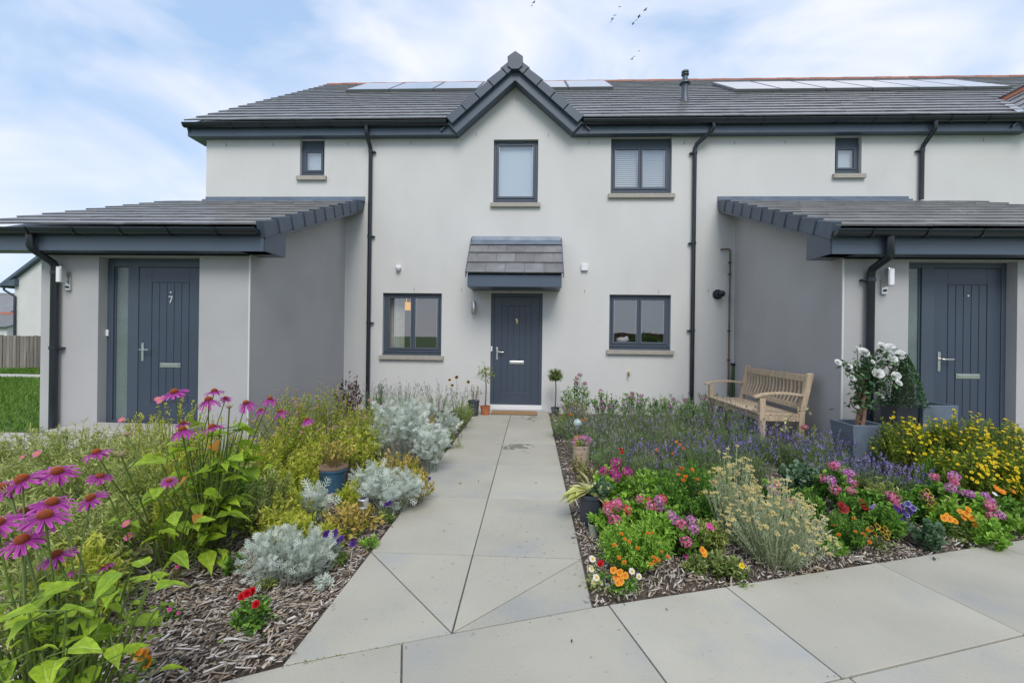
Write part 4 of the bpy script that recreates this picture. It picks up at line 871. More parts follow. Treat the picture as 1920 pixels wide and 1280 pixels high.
def blob(rx, rz, z, n=7, m=4, tint=.5, bump=0.0, seed=1):
    rr = random.Random(seed); V = []; Fc = []
    for j in range(m+1):
        ph = PI/2*(1-j/m*1.35)
        for k in range(n): w = 2*PI*(k+.5*(j % 2))/n; q = 1+rr.uniform(-bump, bump); V.append((rx*math.cos(ph)*math.cos(w)*q, rx*math.cos(ph)*math.sin(w)*q, z+rz*math.sin(ph)*q))
    for j in range(m):
        for k in range(n): Fc.append([j*n+k, (j+1)*n+k, (j+1)*n+(k+1) % n, j*n+(k+1) % n])
    return V, Fc, [tint]*len(V)
def shift(p, dx, dy, dz, rx=0.0, rz=0.0, s=1.0):
    M = Matrix.Translation((dx, dy, dz)) @ Matrix.Rotation(rz, 4, 'Z') @ Matrix.Rotation(rx, 4, 'X') @ Matrix.Scale(s, 4); return [tuple(M @ Vector(v)) for v in p[0]], p[1], p[2]
def fmesh(name, p, m, smooth=True): return arrmesh(name, p[0], p[1], m, tint=p[2], smooth=smooth)
def tm(name, cols, trans=.25, rough=.55, rnd=0.0): return tintmat(name, cols, rough, trans, rnd=rnd)
ech_p = tm('coneflower_petals', [(0.20, 0.015, 0.15), (0.38, 0.045, 0.30), (0.54, 0.11, 0.43), (0.68, 0.24, 0.55)], .3)
ech_c = tm('coneflower_cone', [(0.05, 0.015, 0.008), (0.20, 0.035, 0.012), (0.42, 0.10, 0.02), (0.50, 0.16, 0.03)], 0, .6)
def make_cone(seed=0, R=0.0165, Hc=0.016):
    rr = random.Random(seed); parts = [blob(R, Hc, 0.0, 14, 5, .25)]
    V = []; Fc = []; T = []
    for i in range(150):
        ph = math.acos(1-(i+.5)/150*1.0); w = i*2.39996; x, y, z = math.sin(ph)*math.cos(w), math.sin(ph)*math.sin(w), math.cos(ph); c = Vector((x*R, y*R, z*Hc)); d = Vector((x, y, z*1.2+.3)).normalized()
        a = d.orthogonal().normalized(); e = d.cross(a); b = len(V); q = .0014
        V += [tuple(c+a*q), tuple(c-a*q*.5+e*q*.87), tuple(c-a*q*.5-e*q*.87), tuple(c+d*.0042)]; Fc += [[b, b+1, b+3], [b+1, b+2, b+3], [b+2, b, b+3]]; tt = .35+.45*z+rr.uniform(-.1, .2); T += [tt*.5]*3+[min(1, tt+.25)]
    return join(*parts, (V, Fc, T))
ECH = [fmesh('flower', join(petal_ring(14, .010, .060, .0118, dip=-.014, notch=.04, seed=i, jr=.06), petal_ring(8, .010, .054, .0108, dip=-.026, notch=.04, twist=.2, seed=i+9, jr=.1, tb=.35)), ech_p) for i in range(3)]
ECHD = fmesh('flower', petal_ring(16, .010, .056, .0125, dip=-.040, notch=.04, seed=21, jr=.07, tb=.45), ech_p)
ECC = fmesh('seed_cone', make_cone(), ech_c)
leafg_m = tm('coneflower_leaves', [(0.08, 0.17, 0.015), (0.19, 0.34, 0.02), (0.36, 0.52, 0.03), (0.54, 0.64, 0.05)], .35, .45)
def veins(m):
    t = m.node_tree; N = t.nodes.new; K = t.links.new; b = t.nodes['Principled BSDF']; c = N('ShaderNodeTexCoord'); sp = N('ShaderNodeSeparateXYZ'); K(c.outputs['Object'], sp.inputs[0])
    ab = N('ShaderNodeMath'); ab.operation = 'ABSOLUTE'; K(sp.outputs[0], ab.inputs[0])
    m1 = N('ShaderNodeMath'); m1.operation = 'MULTIPLY_ADD'; m1.inputs[1].default_value = -1.3; K(ab.outputs[0], m1.inputs[0]); K(sp.outputs[1], m1.inputs[2])
    sn = N('ShaderNodeMath'); sn.operation = 'MULTIPLY'; sn.inputs[1].default_value = 48; K(m1.outputs[0], sn.inputs[0])
    si = N('ShaderNodeMath'); si.operation = 'SINE'; K(sn.outputs[0], si.inputs[0])
    mr = N('ShaderNodeMapRange'); mr.inputs[1].default_value = .8; mr.inputs[2].default_value = 1; mr.inputs[4].default_value = .28; K(si.outputs[0], mr.inputs[0])
    md = N('ShaderNodeMapRange'); md.inputs[1].default_value = .035; md.inputs[2].default_value = .01; md.inputs[4].default_value = .4; K(ab.outputs[0], md.inputs[0])
    mx = N('ShaderNodeMath'); mx.operation = 'MAXIMUM'; K(mr.outputs[0], mx.inputs[0]); K(md.outputs[0], mx.inputs[1])
    ns = N('ShaderNodeTexNoise'); ns.inputs['Scale'].default_value = 5; K(c.outputs['Object'], ns.inputs[0]); nm = N('ShaderNodeMapRange'); nm.inputs[1].default_value = .3; nm.inputs[2].default_value = .7; nm.inputs[3].default_value = .72; nm.inputs[4].default_value = 1.2; K(ns.outputs[0], nm.inputs[0])
    src = b.inputs['Base Color'].links[0].from_socket; vs = N('ShaderNodeVectorMath'); vs.operation = 'SCALE'; K(src, vs.inputs[0]); K(nm.outputs[0], vs.inputs['Scale'])
    co = N('ShaderNodeMix'); co.data_type = 'RGBA'; K(mx.outputs[0], co.inputs[0]); K(vs.outputs[0], co.inputs[6]); co.inputs[7].default_value = (.55, .66, .20, 1)
    for l in list(src.links): K(co.outputs[2], l.to_socket) if l.to_node not in (vs,) else None
    bp = N('ShaderNodeBump'); bp.inputs['Strength'].default_value = .5; bp.inputs['Distance'].default_value = .01; bp.invert = True; K(mx.outputs[0], bp.inputs['Height']); K(bp.outputs[0], b.inputs['Normal'])
    b.inputs['Roughness'].default_value = .42
veins(leafg_m)
leafau_m = tm('turning_leaves', [(0.35, 0.22, 0.02), (0.45, 0.20, 0.04), (0.36, 0.12, 0.05)], .3, .5)
stemg_m = tm('green_stems', [(0.06, 0.07, 0.02), (0.10, 0.15, 0.03), (0.16, 0.24, 0.05)], .1)
T_, F_ = LT['big']
def bigleaf(seed):
    r = np.random.default_rng(seed); V = T_.copy(); V[:, 2] += r.normal(0, .03, len(V)); V[:, 0] *= .62+.05*(seed % 4); V[:, 2] -= V[:, 1]**2*(.05+.09*(seed % 3)); V[:, 0] += .10*V[:, 1]**2*(seed % 3-1); V[:, 2] += np.sin(V[:, 1]*5+seed)*.03
    me = arrmesh('leaf', V, F_, leafg_m, tint=np.clip(V[:, 1]*.15+np.abs(V[:, 0])*.3+.25+r.uniform(-.1, .35), 0, 1), smooth=True); return me
BIG = [bigleaf(i) for i in range(6)]
AUT = []
for i in range(2): m_ = BIG[i].copy(); m_.materials.clear(); m_.materials.append(leafau_m); AUT.append(m_)
def dirM(p, d, s=1.0, roll=0.0, wx=1.0):
    """frame with local y along d, z roughly up"""
    d = Vector(d).normalized(); z = Vector((0, 0, 1)); x = d.cross(z)
    if x.length < .05: x = Vector((1, 0, 0))
    x.normalize(); z = x.cross(d); M = Matrix(((x.x, d.x, z.x), (x.y, d.y, z.y), (x.z, d.z, z.z))).to_4x4()
    return Matrix.Translation(p) @ M @ Matrix.Rotation(roll, 4, 'Y') @ Matrix.Diagonal((s*wx, s, s, 1))
def upM(p, d, s=1.0, spin=0.0):
    """frame with local z along d"""
    return Matrix.Translation(p) @ Vector(d).to_track_quat('Z', 'Y').to_matrix().to_4x4() @ Matrix.Rotation(spin, 4, 'Z') @ Matrix.Scale(s, 4)
def coneflower(label, base, heads, nleaf, zl=(.08, .7), ls=(.10, .17), seed=1, autumn=0, rb=.14, group='purple coneflowers in the left bed', spent=()):
    """heads: (point, size, tilt towards camera)"""
    rr = random.Random(seed); t = thing('coneflower', label, 'flower', base, group); base = Vector(base); st = MB()
    for p, s, dr in heads:
        p = Vector(p); b = base+Vector((rr.uniform(-rb, rb), rr.uniform(-rb, rb), 0)); m1 = b.lerp(p, .4)+Vector((rr.uniform(-.03, .03), rr.uniform(-.02, .02), .03)); m2 = b.lerp(p, .75)+Vector((rr.uniform(-.02, .02), 0, .02))
        st.tube([b, m1, m2, p-Vector((0, 0, .004))], [.0042, .0034, .0029, .0028], 6, cap=False)
        d = Vector((rr.uniform(-.28, .28), -.30+rr.uniform(-.22, .2), 1)); d = d.normalized()
        f = link('flower', ECHD if dr else rr.choice(ECH), t, upM(p, d, s, rr.uniform(0, 6))); link('seed_cone', ECC, f)
        for k in range(3):
            q = b.lerp(p, rr.uniform(.25, .7)); a = rr.uniform(0, 2*PI); l = rr.uniform(*ls)*.75; link('leaf', rr.choice(BIG), t, dirM(q, (math.cos(a), math.sin(a), rr.uniform(-.1, .5)), l, rr.uniform(-.4, .4), .7))
    for p in spent:
        p = Vector(p); b = base+Vector((rr.uniform(-rb, rb), rr.uniform(-rb, rb), 0)); st.tube([b, b.lerp(p, .5)+Vector((.01, 0, .03)), p], .004, 6, cap=False); link('seed_head', SPENT, t, upM(p, (0.1, -.2, 1), 1.0))
    for i in range(nleaf):
        a = rr.uniform(0, 2*PI); q = base+Vector((rr.uniform(-rb, rb), rr.uniform(-rb, rb), rr.uniform(*zl))); l = rr.uniform(*ls)
        d = Vector((math.cos(a), math.sin(a), rr.uniform(-.25, .45))); st.tube([base+(q-base)*.3, q], .003, 5, cap=False); st.tube([q, q+d*.05], .002, 4, cap=False)
        link('leaf', rr.choice(AUT) if i < autumn else rr.choice(BIG), t, dirM(q+d*.05, d, l, rr.uniform(-.5, .5)))
    me = st.mesh('stems', stemg_m, True); a = me.attributes.new('tint', 'FLOAT', 'POINT'); a.data.foreach_set('value', np.random.default_rng(seed).uniform(.1, .9, len(me.vertices)).astype(np.float32)); link('stems', me, t)
    return t
dry_m = tm('dry_bracts', [(0.30, 0.22, 0.12), (0.42, 0.36, 0.20)], .2)
SPENT = fmesh('seed_head', join(blob(.012, .010, 0, 10, 4, .1), petal_ring(20, .008, .026, .0028, dip=.016, seed=3, jr=.1)), dry_m)
# other flowers
def colm(name, a, b, c=None, **k): return tm(name, [a, b]+([c] if c else []), **k)
FLW = {}
FLW['potentilla'] = fmesh('flower', join(petal_ring(5, .002, .015, .014, cup=.004, notch=.08), blob(.004, .003, .001, 6, 2, .1)), colm('potentilla_yellow', (.5, .30, .01), (.80, .62, .01), (.85, .72, .03)))
FLW['marigold'] = fmesh('flower', join(petal_ring(8, .002, .016, .012, dip=-.001), petal_ring(7, .001, .011, .010, cup=.004, twist=.4), blob(.004, .004, .004, 6, 2, .1)), colm('marigold_orange', (.45, .06, .005), (.75, .17, .01), (.85, .30, .02)))
def pansy(): return join(petal_ring(2, .001, .026, .030, cup=.002, twist=PI/2-.45), shift(petal_ring(2, .001, .024, .026, cup=.001, twist=-.25), 0, 0, .002), shift(petal_ring(1, .001, .026, .036, twist=-PI/2, tb=.55), 0, 0, .003), shift(blob(.0035, .003, .004, 6, 2, .0), 0, -.001, 0))
FLW['pansy_purple'] = fmesh('flower', pansy(), colm('pansy_purple', (.02, .003, .05), (.07, .01, .24), (.15, .03, .42)))
FLW['pansy_blue'] = fmesh('flower', pansy(), tm('pansy_blue_white', [(.01, .005, .06), (.05, .03, .22), (.42, .42, .72), (.14, .10, .50)]))
FLW['pansy_yellow'] = fmesh('flower', pansy(), tm('pansy_yellow_black', [(.02, .01, .0), (.04, .02, .0), (.80, .56, .01), (.84, .66, .02)]))
FLW['pansy_orange'] = fmesh('flower', pansy(), colm('pansy_orange', (.5, .12, .005), (.82, .34, .01), (.85, .45, .03)))
FLW['pansy_red'] = fmesh('flower', pansy(), colm('pansy_red', (.08, .0, .0), (.32, .004, .008), (.45, .01, .015)))
FLW['pansy_lilac'] = fmesh('flower', pansy(), colm('pansy_lilac', (.12, .05, .3), (.35, .2, .6), (.55, .4, .72)))
FLW['daisy'] = fmesh('flower', join(petal_ring(12, .004, .019, .007, dip=-.002), ([v for v in blob(.0055, .004, .001, 8, 3, .0)[0]], blob(.0055, .004, .001, 8, 3)[1], [0.0]*32)), tm('daisy_white', [(.65, .45, .02), (.78, .78, .74), (.82, .82, .80)]))
FLW['cosmos'] = fmesh('flower', join(petal_ring(7, .003, .030, .024, cup=.004, notch=.08), blob(.005, .004, .001, 8, 3, .0)), tm('pink_cosmos', [(.6, .35, .04), (.58, .10, .30), (.68, .24, .44)]))
FLW['poppy'] = fmesh('flower', join(petal_ring(4, .002, .028, .036, cup=.012), blob(.006, .006, .002, 7, 3, .0)), colm('poppy_orange', (.6, .25, .02), (.80, .25, .01), (.85, .38, .03)))
FLW['white_petal'] = fmesh('flower', join(petal_ring(5, .002, .024, .026, cup=.008)), colm('white_petals', (.6, .62, .6), (.78, .78, .78)))
def ball(n, R, kind, seed, rs=.5):
    rr = random.Random(seed); parts = []
    for i in range(n):
        ph = math.acos(1-(i+.5)/n*1.35); w = i*2.39996; d = Vector((math.sin(ph)*math.cos(w), math.sin(ph)*math.sin(w), math.cos(ph)))
        M = upM(d*R*rr.uniform(.8, 1.08), d+Vector((rr.uniform(-.3, .3), rr.uniform(-.3, .3), 0)), rr.uniform(.8, 1.1)*rs, rr.uniform(0, 6)); q = rr.uniform(-.22, .22)
        parts.append(([tuple(M @ Vector(v)) for v in kind[0]], kind[1], [min(1, max(0, t+q)) for t in kind[2]]))
    return join(*parts)
gp = petal_ring(5, .001, .017, .012, cup=.002)
for nm, cols in {'geranium_pink': [(.45, .02, .10), (.66, .10, .26), (.74, .34, .46), (.80, .58, .64)], 'geranium_magenta': [(.22, .0, .11), (.46, .01, .24), (.60, .05, .34), (.68, .22, .48)],
                 'geranium_lilac': [(.42, .05, .30), (.60, .18, .50), (.70, .36, .62), (.76, .55, .70)], 'geranium_coral': [(.6, .03, .05), (.72, .09, .12), (.78, .22, .24)], 'phlox_mauve': [(.32, .09, .20), (.48, .18, .32), (.60, .34, .45)]}.items():
    FLW[nm] = [fmesh('flower_cluster', ball(26, .030, gp, k), tm(nm+'_petals', cols)) for k in range(1)]
    FLW[nm] = FLW[nm][0]
rose = join(*[shift(petal_ring(n_, .001, r_, w_, cup=c_, twist=tw), 0, 0, z_) for n_, r_, w_, c_, tw, z_ in [(6, .045, .046, .008, 0, 0), (5, .036, .036, .014, .5, .003), (5, .026, .026, .018, .2, .006), (4, .015, .018, .020, .7, .010)]])
FLW['rose_white'] = fmesh('flower', rose, colm('rose_white', (.62, .62, .56), (.80, .80, .79), (.83, .83, .83)))
FLW['rose_red'] = fmesh('flower', shift(rose, 0, 0, 0, s=.55), colm('rose_red', (.22, .0, .005), (.52, .006, .012), (.62, .015, .02)))
FLW['spirea'] = fmesh('flower_cluster', ball(14, .011, petal_ring(5, .001, .009, .008), 3), tm('spirea_pink', [(.40, .16, .16), (.58, .32, .30), (.66, .46, .38)]))
FLW['button'] = fmesh('flower_head', join(*[shift(blob(.0045, .004, 0, 5, 2, .3+.05*i), .0095*math.cos(i*1.9)*(i > 0), .0095*math.sin(i*1.9)*(i > 0), -.0018*(i > 0)) for i in range(7)]), tm('curry_buttons', [(.40, .30, .10), (.58, .48, .20), (.66, .58, .30)], .1), smooth=False)
FLW['seedpink'] = fmesh('flower', petal_ring(6, .003, .020, .016, cup=.003, notch=.1), tm('carnation_pink', [(.5, .02, .2), (.66, .08, .34), (.74, .2, .45)]))
# leaf colours
LM = {
 'potleaf': tm('potentilla_leaves', [(.06, .11, .015), (.14, .23, .02), (.26, .36, .04), (.40, .47, .07)], .35),
 'olive': tm('olive_green_leaves', [(0.050, 0.085, 0.017), (0.121, 0.192, 0.043), (0.241, 0.312, 0.085), (0.426, 0.469, 0.185)], .3),
 'sage': tm('grey_green_leaves', [(.10, .16, .03), (.24, .33, .07), (.42, .48, .14), (.58, .60, .26)], .35),
 'golden': tm('golden_green_leaves', [(.15, .22, .02), (.36, .45, .04), (.56, .60, .08), (.68, .60, .15)], .4),
 'spirea': tm('spirea_leaves', [(.11, .17, .015), (.27, .37, .03), (.44, .52, .05), (.56, .52, .12)], .38),
 'amber': tm('amber_leaves', [(.13, .14, .02), (.34, .32, .05), (.56, .46, .11), (.58, .38, .14)], .35),
 'silver': tm('silver_leaves', [(.22, .27, .19), (.42, .48, .39), (.61, .67, .60), (.76, .80, .77)], .25, .8),
 'silver2': tm('curry_leaves', [(.22, .28, .14), (.42, .49, .28), (.58, .63, .42), (.66, .70, .52)], .2, .8),
 'lavleaf': tm('lavender_leaves', [(.07, .12, .04), (.15, .24, .085), (.25, .35, .15), (.36, .45, .24)], .3, .7),
 'lavflower': tm('lavender_spikes', [(.09, .07, .17), (.16, .13, .30), (.24, .20, .44), (.33, .29, .42)], .1, .8),
 'lavgrey': tm('faded_lavender_spikes', [(.13, .14, .11), (.22, .20, .23), (.27, .24, .33), (.38, .37, .38)], .1, .8),
 'green': tm('mid_green_leaves', [(0.028, 0.085, 0.014), (0.071, 0.185, 0.028), (0.156, 0.327, 0.043), (0.312, 0.497, 0.085)], .3),
 'bright': tm('bright_green_leaves', [(0.071, 0.170, 0.021), (0.156, 0.327, 0.035), (0.284, 0.511, 0.064), (0.454, 0.653, 0.128)], .35),
 'dark': tm('dark_green_leaves', [(0.017, 0.050, 0.020), (0.040, 0.106, 0.040), (0.085, 0.185, 0.071), (0.156, 0.284, 0.114)], .2, .35),
 'bluegreen': tm('blue_green_leaves', [(.03, .075, .035), (.07, .14, .07), (.13, .22, .12), (.21, .31, .19)], .25),
 'maroon': tm('maroon_leaves', [(.03, .012, .015), (.07, .025, .03), (.12, .05, .055), (.10, .12, .05)], .2),
 'brown': tm('dry_brown_leaves', [(0.142, 0.099, 0.043), (0.241, 0.185, 0.071), (0.312, 0.284, 0.114), (0.227, 0.312, 0.085)], .2),
 'cream': tm('variegated_leaves', [(.30, .38, .08), (.55, .55, .18), (.68, .66, .34), (.72, .70, .42)], .3)}
woody = tm('woody_stems', [(.10, .07, .045), (.17, .12, .08), (.24, .18, .12)], 0, .8)
def deco(t, loc, tips, dirs, r, mesh, n, s=(.8, 1.1), lift_=.004, group=False, up=.6, name=None, front=True):
    """flowers at the shoot tips; keeps those on the side one can see first"""
    idx = np.argsort(tips[:, 1]-tips[:, 2]*1.2+r.normal(0, .06*1, len(tips)))[:n] if front else r.permutation(len(tips))[:n]
    for i in idx:
        d = Vector(dirs[i])*(1-up)+Vector((r.normal(0, .25), -.35+r.normal(0, .2), .75))*up
        link(name or mesh.name.split('.')[0], mesh, t, upM(loc+Vector(tips[i])+d.normalized()*lift_, d, r.uniform(*s), r.uniform(0, 6)))
def spikes(t, loc, tips, dirs, r, m, ln=.03, w=.005, name='flower_spikes', ext=.12, n=None):
    """long thin flower stalks with a spike on top, joined into one part"""
    n = n or len(tips); T_s = tips[:n]; D = dirs[:n]+r.normal(0, .18, (n, 3))+np.array([0, 0, .6]); D /= np.linalg.norm(D, axis=1, keepdims=True)
    e = ext*r.uniform(.4, 1.1, n)[:, None]; C_ = np.stack([T_s-D*.06, T_s+D*e*.5, T_s+D*e], 1); V2, Q2 = stem_mesh(C_, .0011, .0009); place(t, loc, 'flower_stalks', V2, Q2, LM['lavleaf'], tint=np.full(len(V2), .6))
    k = 5; P = (C_[:, 2][:, None]+D[:, None]*(np.arange(k)/k*ln)[None, :, None]).reshape(-1, 3)
    Ds = np.repeat(D, k*2, 0)*.9+r.normal(0, .5, (n*k*2, 3)); P = np.repeat(P, 2, 0); l = ln*.42*r.uniform(.7, 1.2, len(P))
    V, Fq, kk = scatter('leaf', P, Ds, l, l*w/.005*.55, r); place(t, loc, name, V, Fq, m, tint=np.repeat(np.repeat(r.uniform(0, 1, n), k*2), kk))
def spot(u, Y, vtop, hw, z=None):
    """place, radius and height of a plant seen centred on column u at depth Y with its top at row vtop"""
    p = W(u, vtop, Y); dep = (p-Vector((0, 0, EYE))).dot(-(CR.to_3x3() @ Vector((0, 0, 1)))); g = bedz(p.x, Y); return (p.x, Y, g), hw*dep/F, max(p.z-g, .06)
# ================================================================== PLANTS, LEFT BED
def Gz(u, Y, z=None): p = W(u, 632, Y); return (p.x, Y, bedz(p.x, Y))
def at(u, v, D):
    """point seen at (u,v) at axis depth D"""
    return Vector((0, 0, EYE))+ray(u, v)*D
# --- purple coneflowers
coneflower('tall clump of purple coneflowers nearest the viewer at the lower left corner', (-1.28, 1.18, 0),
    [(at(42, 899, 1.42), 1.0, 0), (at(108, 884, 1.55), .95, 0), (at(98, 942, 1.40), .92, 0), (at(170, 934, 1.75), .92, 0), (at(84, 967, 1.26), .98, 0),
     (at(42, 1012, 1.25), .88, 0), (at(106, 1040, 1.33), .84, 0), (at(-6, 982, 1.25), .95, 0), (at(46, 958, 1.6), .8, 0), (at(4, 915, 1.5), .9, 0)], 255, zl=(.03, .60), ls=(.042, .088), seed=3, spent=[at(18, 922, 1.4)], rb=.17)
coneflower('middle coneflower clump with big drooping leaves and a few orange dying ones', (-1.86, 2.55, 0),
    [(at(342, 805, 2.35), 1.02, 1), (at(398, 800, 2.45), 1.02, 0), (at(327, 735, 2.45), 1.08, 0), (at(391, 749, 2.55), 1.05, 1), (at(402, 733, 2.7), .95, 0),
     (at(461, 755, 2.55), .88, 1), (at(423, 746, 2.8), .65, 0), (at(506, 747, 2.65), .78, 1), (at(489, 768, 2.75), .68, 1), (at(526, 771, 2.7), .75, 1), (at(575, 786, 2.75), .72, 1), (at(343, 793, 2.6), .8, 0)],
    105, zl=(.04, .75), ls=(.07, .15), seed=8, autumn=3, rb=.16, spent=[at(237, 815, 2.6), at(430, 763, 2.6)])
coneflower('coneflowers leaning left out of the middle clump above the grey green foliage', (-1.9, 2.35, 0),
    [(at(181, 848, 2.1), 1.0, 0), (at(187, 893, 2.1), .88, 0), (at(317, 901, 2.25), .68, 0)], 16, zl=(.1, .5), ls=(.08, .14), seed=14, spent=[at(226, 853, 2.15)])
coneflower('single small coneflower low over the bark chips', (-1.72, 1.93, 0), [(at(197, 1061, 2.0), .58, 0), (at(138, 1070, 1.9), .5, 0)], 5, zl=(.05, .2), ls=(.07, .10), seed=15)
# --- foliage mounds
def mound(label, u, Y, v, hw, lm, name='perennial', K_=70, nl=24, L_=.03, Wr=.35, cat='plant', group=None, **k):
    loc, R, H = spot(u, Y, v, hw); return bush(name, label, cat, loc, R, H, K_=K_, nl=nl, L_=L_, Wr=Wr, lm=LM[lm] if isinstance(lm, str) else lm, group=group, **k)
GP = 'grey green perennials behind the coneflowers'
for u, Y, v, hw, lb in [(60, 3.9, 800, 95, 'grey green mound at the far left beside the pale path'), (150, 3.6, 792, 90, 'grey green mound in front of the glass panel of the left porch'), (250, 3.3, 788, 85, 'grey green mound below the left porch door'),
        (20, 2.9, 855, 95, 'grey green mound behind the upper leftmost coneflowers'), (120, 2.8, 850, 95, 'grey green mound behind the front coneflower clump'), (240, 2.75, 850, 90, 'grey green mound between the two coneflower clumps'),
        (60, 2.2, 925, 90, 'grey green foliage right behind the nearest coneflowers'), (190, 2.25, 925, 80, 'grey green foliage left of the open bark chips')]:
    mound(lb, u, Y, v, hw, 'sage', K_=95, nl=26, L_=.045, Wr=.2, group=GP, spread=1.0, sw=.0018, shade=.45)
for u, Y, v, hw, lb in [(330, 3.9, 742, 75, 'yellow green bush in front of the left porch door'), (265, 4.1, 772, 50, 'small yellow green bush below the glass panel of the left porch'), (415, 3.7, 770, 60, 'yellow green bush behind the coneflower heads near the porch corner'), (355, 3.3, 800, 60, 'yellow green low bush among the coneflower stems')]:
    mound(lb, u, Y, v, hw, 'golden', name='golden_shrub', K_=85, nl=24, L_=.026, Wr=.42, cat='shrub', group='yellow green shrubs by the left porch', sm=woody)
mound('mid green leafy plant under the middle coneflowers', 410, 2.9, 860, 85, 'green', K_=50, nl=20, L_=.05, Wr=.35)
mound('low green leaves left of the blue pot', 500, 3.15, 870, 55, 'sage', K_=45, nl=18, L_=.04, Wr=.35)
for u, Y, v, hw, n, lb in [(545, 5.0, 722, 75, 26, 'spirea bush with small pink flowers against the grey porch side wall, left one'), (612, 5.0, 716, 75, 30, 'tallest spirea bush with small pink flowers by the porch side wall'), (678, 4.7, 752, 60, 26, 'spirea bush with small pink flowers beside the large silver plant'),
        (560, 4.3, 775, 60, 14, 'lower spirea bush with few pink flowers behind the golden leaves'), (635, 4.35, 790, 65, 12, 'lower spirea bush behind the blue glazed pot')]:
    t, loc, tips, dirs, r, C_ = mound(lb, u, Y, v, hw, 'spirea', name='spirea_shrub', K_=110, nl=26, L_=.028, Wr=.4, cat='shrub', group='pink flowered spirea shrubs', sm=woody)
    deco(t, loc, tips, dirs, r, FLW['spirea'], n, (.7, 1.3))
for u, Y, v, hw, lb in [(668, 4.05, 800, 45, 'amber leaved shrub behind the blue pot, right part'), (600, 4.0, 820, 45, 'amber leaved shrub just behind the blue pot, left part'), (470, 3.6, 830, 45, 'amber leaved shrub left of the blue pot'),
        (560, 3.0, 905, 48, 'amber leaved low shrub in front left of the blue pot'), (655, 2.95, 955, 55, 'amber leaved low shrub beside the solar light'), (520, 2.75, 950, 45, 'amber leaved low shrub behind the front silver plant'),
        (745, 3.9, 852, 45, 'amber leaved shrub between the two silver plants'), (775, 3.5, 885, 35, 'amber leaved low shrub beside the path edge'), (700, 3.6, 868, 40, 'amber leaved shrub right of the blue pot')]:
    mound(lb, u, Y, v-4, hw*1.2, 'amber' if u % 2 else 'golden', name='amber_shrub', K_=60, nl=17, L_=.034, Wr=.42, cat='shrub', group='amber leaved shrubs in the left bed', sm=woody)
def silver(lb, u, Y, v, hw, K_=70, nl=12, L_=.075, kind='lobed', **k):
    return mound(lb, u, Y, v, hw, 'silver', name='silver_plant', K_=K_, nl=nl, L_=L_, Wr=.95, leaf=kind, sw=.0032, flat=.6, jit=.35, group='silver leaved plants', sm=LM['silver'], t0=.35, **k)
silver('large silver leaved plant half way along the left edge of the path', 755, 4.55, 744, 58, K_=85, nl=11, L_=.075)
silver('right hand shoulder of silver leaves overhanging the path behind the amber shrub', 808, 4.35, 800, 38, K_=46, nl=11, L_=.07)
silver('silver plant with long pale stems beside the downpipe', 712, 5.2, 745, 24, K_=26, nl=8, L_=.07)
silver('silver leaved mound behind the solar light', 738, 3.35, 880, 56, K_=62, nl=11, L_=.065)
silver('silver leaved tuft in front of the blue pot', 700, 3.45, 868, 40, K_=40, nl=10, L_=.07)
silver('small upright silver plant left of the solar light', 592, 3.0, 905, 24, K_=18, nl=11, L_=.07)
silver('frontmost silver plant sprawling over the bark chips', 540, 2.38, 992, 84, K_=80, nl=11, L_=.045)
silver('silver tuft beside the purple pansies', 600, 2.5, 1005, 42, K_=34, nl=11, L_=.045)
silver('small silver plant near the far end of the path, left side', 838, 5.7, 768, 24, K_=36, nl=10, L_=.07)
silver('small silver plant close to the wall below the left window', 800, 6.3, 752, 26, K_=30, nl=10, L_=.07)
def lavender(lb, u, Y, v, hw, spike='lavgrey', K_=120, nl=16, den=1.0, ext=.14, leafm='lavleaf', group='lavender bushes', L_=.034, w=.005):
    v2 = v+0.5*ext*F_PX/Y; t, loc, tips, dirs, r, C_ = mound(lb, u, Y, v2, hw, leafm, name='lavender_bush', K_=K_, nl=nl, L_=L_, Wr=.13, leaf='needle', cat='lavender', group=group, spread=.55, flat=.6, shade=.4)
    k = int(len(tips)*den); i = r.integers(0, len(tips), k); spikes(t, loc, tips[i]+r.normal(0, .02, (k, 3)), dirs[i], r, LM[spike], ln=.032, ext=ext, w=w); return t, loc, tips, dirs, r
F_PX = 853.0
for u, Y, v, hw, lb in [(705, 7.2, 722, 30, 'lavender right of the left downpipe'), (755, 7.1, 718, 40, 'lavender below the left window sill, left part'), (820, 7.0, 722, 40, 'lavender below the left window sill, right part'), (862, 6.4, 738, 32, 'lavender by the black pot near the door')]:
    lavender(lb, u, Y, v, hw, K_=70, nl=14, den=1.0, ext=.16, group='faded lavender by the wall left of the door')
for u, Y, v, hw, c, lb in [(735, 6.3, 755, 35, 'olive', 'olive green bush in front of the left window lavender'), (790, 5.7, 765, 32, 'amber', 'yellowing bush behind the large silver plant'), (850, 6.2, 755, 30, 'olive', 'olive bush by the far left edge of the path'), (870, 6.9, 752, 20, 'golden', 'yellow green low bush beside the black plant pot'), (835, 5.2, 800, 20, 'olive', 'low plant creeping along the path edge')]:
    mound(lb, u, Y, v, hw, c, K_=50, nl=18, L_=.026, Wr=.35)
t, loc, tips, dirs, r, C_ = mound('dark maroon shrub in the corner beside the left downpipe', 655, 6.9, 700, 30, 'maroon', name='maroon_shrub', cat='shrub', K_=34, nl=12, L_=.055, Wr=.42, sm=woody)
mound('slim dark green upright plant right of the left downpipe', 712, 7.6, 704, 7, 'dark', K_=8, nl=18, L_=.04, Wr=.5, name='upright_plant')
